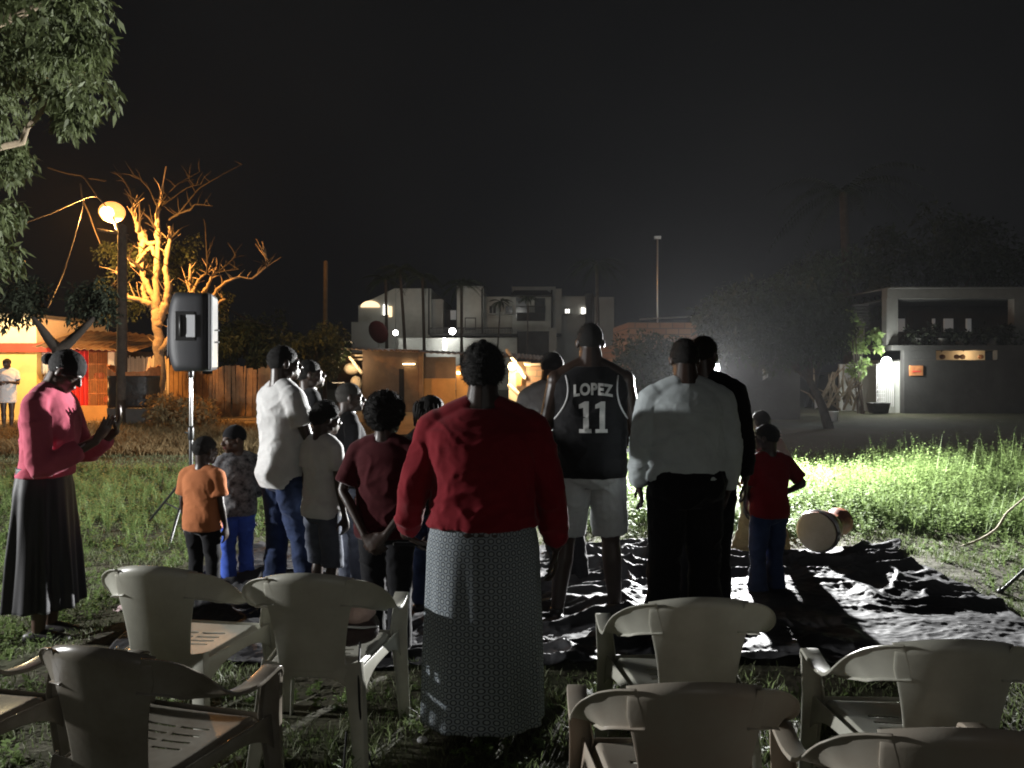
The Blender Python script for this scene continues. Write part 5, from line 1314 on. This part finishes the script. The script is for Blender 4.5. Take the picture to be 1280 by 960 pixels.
apb('gate', 646.2, 684, 416, 'darkwall', -2.4, .3, y0=520); apb('gate_pillar', 684.2, 693, 412, 'facade2', -2.5, .5)
# arched warm window bay
m_ = MB(); ring = [(0, 0)] + [(math.cos(a), math.sin(a)) for a in [PI * k / 14 for k in range(15)]]
m_.add([Vector((X(463 + 12 * cx_, DA), DA - .05, Z(384 - 8 * sz, DA))) - ab for cx_, sz in ring], [(0, k, k + 1) for k in range(1, 15)]); m_.build('arched_window', M['winwarm'], ap, solid=.05)
def lampball(px, py, d, e, col, r_, label, m, shine=True):
    c = P(px, py, d); t = thing('wall_lamp', tuple(c), label, 'lamp'); b_ = MB(); b_.ell((0, 0, 0), (r_, r_, r_)); b_.build('globe', M[m], t, smooth=True)
    b_ = MB(); b_.tube([(0, r_ * .8, 0), (0, r_ + .35, 0)], .03, 8); b_.build('bracket', M['metalk'], t, smooth=True)
    if shine: light('lamp_glow', 'POINT', c + Vector((0, -r_ - .15, 0)), e, col, .1)
lampball(565.5, 414, 48.9, 16, (1, 1, .93), .20, 'brilliant white wall lamp in the middle of the apartments', 'bulb')
lampball(494.5, 416, 48.6, 12, (1, .97, .88), .15, 'white wall lamp lower left on the apartments', 'bulb')
light('facade_fill', 'POINT', P(520, 372, 37), 95, (1, 1, .92), .2); light('facade_fill', 'POINT', P(655, 345, 38), 115, (1, 1, .93), .2)  # two added unseen lights that brighten the apartment fronts evenly
tb_ = MB(); tb_.tube([P(555.5, 424, 48.8), P(555.5, 436, 48.8)], .075, 8); tag(tb_.build('tube_light', M['bulb'], smooth=True), 'vertical white tube light below the brilliant wall lamp', 'lamp')
sd_ = MB(); sd_.ell((0, 0, 0), (.62, .12, .60)); o = sd_.build('satellite_dish', M['satdish'], smooth=True, loc=P(473, 415, 40)); o.rotation_euler = (R(20), 0, R(-30)); tag(o, 'dull red satellite dish above the shack roofs', 'dish')

# ================================================================== SHACKS
DS = 26.
sh = thing('brown_shack', (X(490, DS), DS, 0), 'long brown boarded shack with an open lit bay at its left', 'shack'); sb = Vector(sh.location)
part('front_wall', X(453, DS), X(524, DS), DS, DS + .1, 0, Z(437, DS), M['planks'], sh, sb)
m_ = MB(); m_.grid(lambda u, v: Vector((lerp(X(425, DS), X(600, DS), u), DS - .4 + 3.2 * v, lerp(Z(436, DS), Z(444, DS), u) + .10 * v + .015 * math.sin(u * 150))) - sb, 200, 3); m_.build('tin_roof', M['tin'], sh, solid=.02)
part('post', X(524, DS), X(529, DS), DS - .15, DS + .1, 0, Z(440, DS), M['wood'], sh, sb)
part('door_frame', X(499, DS), X(505, DS), DS - .04, DS - .003, 0, Z(461, DS), M['dark'], sh, sb)
part('door', X(505, DS) + .01, X(523, DS), DS - .03, DS - .004, 0, Z(459, DS), M['wood'], sh, sb)
part('tube_lamp', X(504, DS), X(519, DS), DS - .12, DS - .06, Z(455.6, DS), Z(454.4, DS), M['bulbw'], sh, sb)
part('upper_panel', X(529, DS) + .01, X(569, DS), DS + .2, DS + .3, Z(473, DS), Z(446, DS), M['planks'], sh, sb)
part('ochre_panel', X(529, DS) + .01, X(569, DS), DS + .1, DS + .2, 0, Z(473, DS) - .003, M['ochre'], sh, sb)
part('ochre_panel', X(569, DS) + .01, X(592, DS), DS + .3, DS + .4, 0, Z(457, DS), M['ochre'], sh, sb)
part('doorway', X(592, DS), X(612, DS), DS + .6, DS + .7, 0, Z(448, DS), M['dark'], sh, sb)
part('bay_wall', X(405, DS), X(453, DS), DS + 2, DS + 2.1, 0, Z(440, DS), M['planks'], sh, sb)
part('shelf', X(434, DS), X(453, DS), DS + .3, DS + .6, Z(445, DS), Z(443, DS), M['cream'], sh, sb)
part('shelf', X(436, DS), X(453, DS), DS + .3, DS + .6, Z(450, DS), Z(448, DS), M['cream'], sh, sb)
m_ = MB(); m_.tube([P(437, 446, DS) - sb, P(452, 466, DS) - sb], .05, 8); m_.build('brace', M['cream'], sh)
m_ = MB(); m_.ell(P(440, 461, DS + .4) - sb, (.28, .2, .2)); m_.ell(P(445, 480, DS + .5) - sb, (.2, .15, .28)); m_.build('sack', M['cream'], sh, smooth=True)
part('crate', X(417, DS), X(430, DS), DS - .2, DS + .1, Z(479, DS), Z(477.6, DS), M['trim'], sh, sb)
part('crate', X(419, DS), X(427, DS), DS - .2, DS + .1, Z(443, DS), Z(441.6, DS), M['trim'], sh, sb)
light('bay_lamp', 'POINT', P(436, 455, DS - .5), 42, (1, .72, .42), .06)
light('shack_lamp', 'POINT', P(540, 462, DS - 2.6), 9, (1, .62, .28), .06)
light('shack_lamp', 'POINT', P(575, 466, DS - .25), 7, (1, .6, .25), .05)
part('bulb', X(570.5, DS), X(574.5, DS), DS + .2, DS + .29, Z(468, DS), Z(464.5, DS), M['bulbw'], sh, sb)
# brightly lit stall
stl = thing('market_stall', (X(655, DS), DS, 0), 'small open stall blazing with warm light right of the red woman', 'stall'); tb = Vector(stl.location)
part('back_wall', X(636, DS), X(664, DS), DS + .5, DS + .6, 0, Z(452, DS), M['cream'], stl, tb)
m_ = MB(); m_.tube([P(634, 438, DS) - tb, P(646, 456, DS) - tb, P(656, 472, DS) - tb], .06, 8); m_.tube([P(637, 482, DS) - tb, P(656, 500, DS) - tb], .07, 8); m_.build('brace', M['cream'], stl)
part('shelf', X(655, DS), X(685, DS), DS - .3, DS + .3, Z(457, DS), Z(454, DS), M['cream'], stl, tb)
part('side_wall', X(658, DS), X(690, DS), DS + .1, DS + .2, 0, Z(458, DS), M['brick'], stl, tb)
m_ = MB(); m_.grid(lambda u, v: Vector((lerp(X(628, DS), X(700, DS), u), DS - .8 + 2.4 * v, lerp(Z(446, DS), Z(452, DS), u) + .16 * v + .015 * math.sin(u * 90))) - tb, 90, 3); m_.build('tin_roof', M['tin'], stl, solid=.02)
part('box', X(645, DS), X(652, DS), DS + .0, DS + .3, Z(482, DS), Z(466, DS), M['rust'], stl, tb)
m_ = MB(); m_.ell(P(640, 458, DS - .1) - tb, (.13, .13, .13)); m_.build('bulb', M['bulbw'], stl, smooth=True)
light('stall_lamp', 'POINT', P(642, 462, DS - .45), 170, (1, .75, .42), .08)
# low dark wall and roofs filling the line
part_w = thing('low_wall', (X(720, DS), DS, 0), 'low reddish boundary wall behind the jersey man', 'wall'); wb = Vector(part_w.location)
part('wall', X(690, DS), X(795, DS), DS + .5, DS + .8, 0, Z(470, DS), M['brick'], part_w, wb)
# brick house
bh = thing('brick_house', (X(825, 27), 27, 0), 'unplastered brick house with stepped wall and thin antenna mast', 'house'); bb = Vector(bh.location)
part('wall', X(785, 27), X(872, 27), 27, 31, 0, Z(403, 27), M['brick'], bh, bb); part('wall', X(764, 27), X(785, 27) - .003, 27.2, 31, 0, Z(432, 27), M['brick'], bh, bb)
m_ = MB(); m_.tube([P(800, 399, 26.9) - bb, P(872, 395.5, 26.9) - bb], .02, 6); m_.build('roof_pipe', M['metals'], bh, smooth=True)
m_ = MB(); m_.tube([P(822, 404, 27.5) - bb, P(822, 298, 27.5) - bb], .028, 8); ms_ = m_.build('antenna_mast', M['metals'], bh, smooth=True)
m_ = MB(); m_.box(P(822, 297, 27.5) - bb, (.22, .12, .10)); m_.build('antenna_head', M['metals'], ms_)
light('brick_lamp', 'POINT', P(800, 440, 22.8), 16, (1, .6, .35), .1)
# grey wall behind the lamp
gw = thing('garden_wall', (X(900, 23), 23, 0), 'long grey garden wall behind the glow of the hidden floodlight', 'wall'); gb = Vector(gw.location)
part('wall', X(795, 23), X(1000, 23), 23, 23.2, 0, Z(448, 23), M['darkwall'], gw, gb); part('coping', X(795, 23), X(1000, 23), 22.97, 23.23, Z(448, 23) + .003, Z(446, 23), M['concrete'], gw, gb)

# ================================================================== RIGHT HOUSE
DH = 26.5
rh = thing('concrete_house', (X(1190, DH), DH, 0), 'dark flat roofed concrete house with an open veranda on the right', 'house'); rb_ = Vector(rh.location)
def rp(name, x0, x1, y0, y1, a, b_, m, par=None): return part(name, X(x0, DH), X(x1, DH), DH + a, DH + b_, max(0, Z(y1, DH)), Z(y0, DH), M[m], par or rh, rb_)
rp('roof_beam', 1104, 1420, 362, 374, -.3, .1, 'concrete'); rp('roof_slab', 1104, 1420, 360.5, 361.9, -.5, 5, 'concrete')
rp('column', 1104, 1118, 374.1, 432, -.25, .1, 'concrete'); rp('column', 1262, 1275, 374.1, 432, -.25, .1, 'concrete')
rp('back_wall', 1118, 1420, 375, 432, 3.0, 3.1, 'darkwall'); rp('ceiling', 1105, 1420, 374.2, 375.5, .12, 3.1, 'darkwall')
for x0, x1, m in ((1118, 1129, 'facade2'), (1138, 1160, 'darkwall'), (1167, 1185, 'windim'), (1186, 1197, 'darkwall'), (1224, 1227, 'windim'), (1240, 1252, 'windim'), (1271, 1277, 'windim')):
    rp('window', x0, x1, 392 if m == 'windim' else 389, 410 if m == 'windim' else 432, 2.9, 2.99, m)
rp('parapet_slab', 1104, 1420, 432, 438, -.6, 3, 'darkwall'); rp('lower_wall', 1119, 1420, 450, 530, -.6, -.35, 'darkwall'); rp('upper_lintel', 1119, 1158, 438.1, 449.9, -.6, -.35, 'darkwall'); rp('upper_lintel', 1233, 1420, 438.1, 449.9, -.6, -.35, 'darkwall')
rp('slot_back', 1150, 1240, 438.1, 452, .4, .5, 'cream'); rp('slot_floor', 1150, 1240, 450.1, 451, -.34, .4, 'concrete')
light('slot_lamp', 'POINT', P(1216, 443, DH - .0), 9, (1, .72, .42), .05)
for x_ in (1164, 1178, 1196, 1203, 1226):
    b_ = MB(); b_.ell(P(x_, 446, DH - .25) - rb_, (.09, .09, .08), nu=10, nv=6); po = b_.build('flower_pot', M['rust'], rh, smooth=True)
rp('poster', 1125, 1141, 457, 469, -.65, -.605, 'rust'); rp('poster', 1128, 1138, 463, 465, -.665, -.652, 'redp')
rp('side_wall', 1119, 1123, 450, 530, -.34, 3, 'concrete')
# louvred shutter
lv = MB()
for k in range(8): lv.box(Vector((X(1092, DH), DH + 1.0, Z(378 + k * 4.2, DH))) - rb_, (.55, .05, .035), Matrix.Rotation(R(30), 3, 'X'))
lv.build('louvres', M['darkwall'], rh)
# porch gate, lit white
pg_ = thing('porch_gate', (X(1108, DH), DH, 0), 'white barred gate blazing under the porch lamp', 'gate'); gb2 = Vector(pg_.location); s_ = MB()
for k in range(9): s_.tube([P(1096 + k * 2.6, 508, DH - .5) - gb2, P(1096 + k * 2.6, 455, DH - .5) - gb2], .014, 6)
for k in range(9): s_.tube([P(1096, 462 + k * 5, DH - .49) - gb2, P(1106, 462 + k * 5, DH - .49) - gb2], .012, 6)
s_.build('bars', M['trim'], pg_); part('panel', X(1094, DH), X(1119, DH), DH - .3, DH - .2, 0, Z(452, DH), M['facade'], pg_, gb2)
lampball(1108, 452, DH - .75, POW_PORCH, (.96, 1, .95), .15, 'blazing white porch lamp above the barred gate', 'bulb')
light('porch_spill', 'POINT', P(1090, 455, DH - 2.0), 40, (.95, 1, .9), .1)
part_t = thing('wash_tub', (X(1098, 25.6), 25.6, 0), 'black rectangular tub on the ground before the barred gate', 'tub'); pb = Vector(part_t.location)
m_ = MB(); m_.rings([(0, 0, .03, .26, .2), (0, 0, .34, .32, .24), (0, 0, .36, .34, .26), (0, 0, .35, .30, .22), (0, 0, .08, .24, .18)], n=28, e=5); m_.build('basin', M['sheet'], part_t, smooth=True)
part('yard_wall', X(1048, 27.5), X(1094, 27.5), 27.4, 27.5, 0, Z(455, 27.5), M['facade2'], pg_, gb2)
# leafy creeper lit by the porch lamp
bush('creeper', 'vivid green creeper hanging beside the porch lamp', [(P(x_ + rk.uniform(-9, 9), y_ + rk.uniform(-8, 8), 26 + rk.uniform(-.4, .4)), rk.uniform(.10, .24)) for x_, y_ in ((1062, 392), (1066, 405), (1072, 415), (1078, 425), (1075, 440), (1068, 455), (1072, 470), (1084, 430), (1095, 428), (1100, 434), (1066, 430), (1060, 415), (1074, 452), (1072, 462), (1090, 418))], M['weed'], 60, .15, 51, cat='creeper')
# tangled pale branches and junk under the wide tree
jt = thing('branch_pile', (X(1045, 24), 24, 0), 'tangle of pale bare branches heaped under the wide dark tree', 'branches'); jb = Vector(jt.location); m_ = MB(); rj = random.Random(9)
for k in range(34):
    a = P(rj.uniform(1018, 1070), rj.uniform(498, 512), 24 + rj.uniform(-.5, .8)) - jb; b_ = a + Vector((rj.uniform(-.55, .55), rj.uniform(-.3, .3), rj.uniform(.3, 1.15))); mid = a.lerp(b_, .5) + Vector((rj.uniform(-.15, .15), 0, rj.uniform(-.05, .1)))
    m_.tube([a, mid, b_], [.035, .028, .012], 6)
m_.build('branches', M['bark'], jt, smooth=True)
light('yard_glow', 'POINT', P(1040, 470, 22.6), 13, (.96, 1, .95), .1)
for k, (x_, y_, l_) in enumerate(((957, 462, 'pale cloth hanging from the string left of the dark tree'), (1022, 498, 'white plastic sheet scrap among the branches'), (1042, 508, 'white plastic bucket at the foot of the leaning trunk'))):
    m_ = MB(); o_ = P(x_, y_, 22.4)
    if k == 2: m_.rings([(0, 0, 0, .10, .10), (0, 0, .26, .13, .13), (0, 0, .27, .14, .14)], n=18, e=2)
    else: m_.grid(lambda u, v: Vector(((u - .5) * .16, .03 * math.sin(u * 14), -.3 * v + .1 * u)), 12, 8)
    nm = ('hanging_cloth', 'plastic_sheet', 'bucket')[k]; tag(m_.build(nm, M['trim'], smooth=True, solid=(0 if k == 2 else .005), loc=(o_.x, o_.y, 0 if k == 2 else o_.z)), l_, nm.replace('_', ' '))
cable('washing_line', [P(900, 447, 22.2), P(930, 450, 22.2), P(957, 453, 22.2), P(1030, 470, 22.2)], .012, 'thin washing line strung between the garden wall and the dark tree')

# ---- small fittings on the far buildings
def railing(x0, x1, y0, y1, dz, d, par, org, n):
    m_ = MB()
    for k in range(n + 1):
        x_ = lerp(X(x0, d), X(x1, d), k / n) - org.x; m_.bx(x_ - .02, x_ + .02, dz, dz + .04, Z(y1, d), Z(y0, d))
    m_.bx(X(x0, d) - org.x - .02, X(x1, d) - org.x + .02, dz - .01, dz + .05, Z(y0, d) + .003, Z(y0, d) + .07); return m_.build('railing', M['darkwall'], par)
railing(541, 603, 412, 418, -1.55, DA, ap, ab, 34); railing(606, 640, 412, 418, -1.55, DA, ap, ab, 18); railing(646, 681, 384, 391, -.42, DA, ap, ab, 14)
for x_, y0, y1 in ((537, 362, 418), (603, 362, 418), (689.5, 364, 418), (741, 371, 418)):
    m_ = MB(); m_.tube([Vector((X(x_, DA), DA - .45, Z(y0, DA))) - ab, Vector((X(x_, DA), DA - .45, Z(y1, DA))) - ab], .06, 6); m_.build('drain_pipe', M['darkwall'], ap)
for x0, x1, y0, y1 in ((479.5, 484.5, 381, 394), (707, 713, 385, 391), (728, 736, 384, 391.5), (612, 620, 383, 392), (632, 640, 383, 392)):
    m_ = MB(); dz = -.14 if x0 < 500 else (.55 if x0 > 700 else -.42); xm = (x0 + x1) / 2
    m_.bx(X(xm, DA) - ab.x - .03, X(xm, DA) - ab.x + .03, dz, dz + .04, Z(y1, DA), Z(y0, DA)); m_.bx(X(x0, DA) - ab.x - .1, X(x1, DA) - ab.x + .1, dz - .1, dz + .3, Z(y1, DA) - .08, Z(y1, DA) - .003); m_.build('window_sill', M['facade2'], ap)
rv = random.Random(14)
for (x_, y_), w_ in zip(((1146, 433), (1176, 433), (1200, 433), (1240, 433), (1262, 433)), ('leftmost', 'second from left', 'middle', 'second from right', 'rightmost')):
    c_ = [(P(x_ + rv.uniform(-12, 12), y_ - rv.uniform(2, 22), DH - .3), rv.uniform(.15, .3)) for _ in range(7)]
    t = thing('potted_plant', tuple(P(x_, 432, DH - .3)), w_ + ' of five dark potted plants on the concrete house parapet', 'plant', 'dark potted plants on the parapet'); b0 = t.location.copy()
    m_ = MB(); m_.rings([(0, 0, 0.003, .13, .13), (0, 0, .22, .17, .17), (0, 0, .24, .18, .18)], n=16, e=2); m_.build('pot', M['concrete'], t, smooth=True)
    leafmesh('leaves', [Vector(c) - b0 for c, _ in c_], [r_ for _, r_ in c_], 60, .14, M['leafk'], t, .3, int(x_), .4)

# ================================================================== NIGHT AIR
hz = MB(); hz.bx(-70, 70, -12, 75, -1.6, 24)
hm_ = bpy.data.materials.new('damp_air'); hm_.use_nodes = True; n_ = hm_.node_tree.nodes; n_.remove(n_['Principled BSDF'])
pv = n_.new('ShaderNodeVolumePrincipled'); pv.inputs['Color'].default_value = (.9, .92, .95, 1); pv.inputs['Density'].default_value = .0002; pv.inputs['Anisotropy'].default_value = .55
hm_.node_tree.links.new(pv.outputs[0], n_['Material Output'].inputs['Volume'])
tag(hz.build('haze', hm_), kind='stuff')
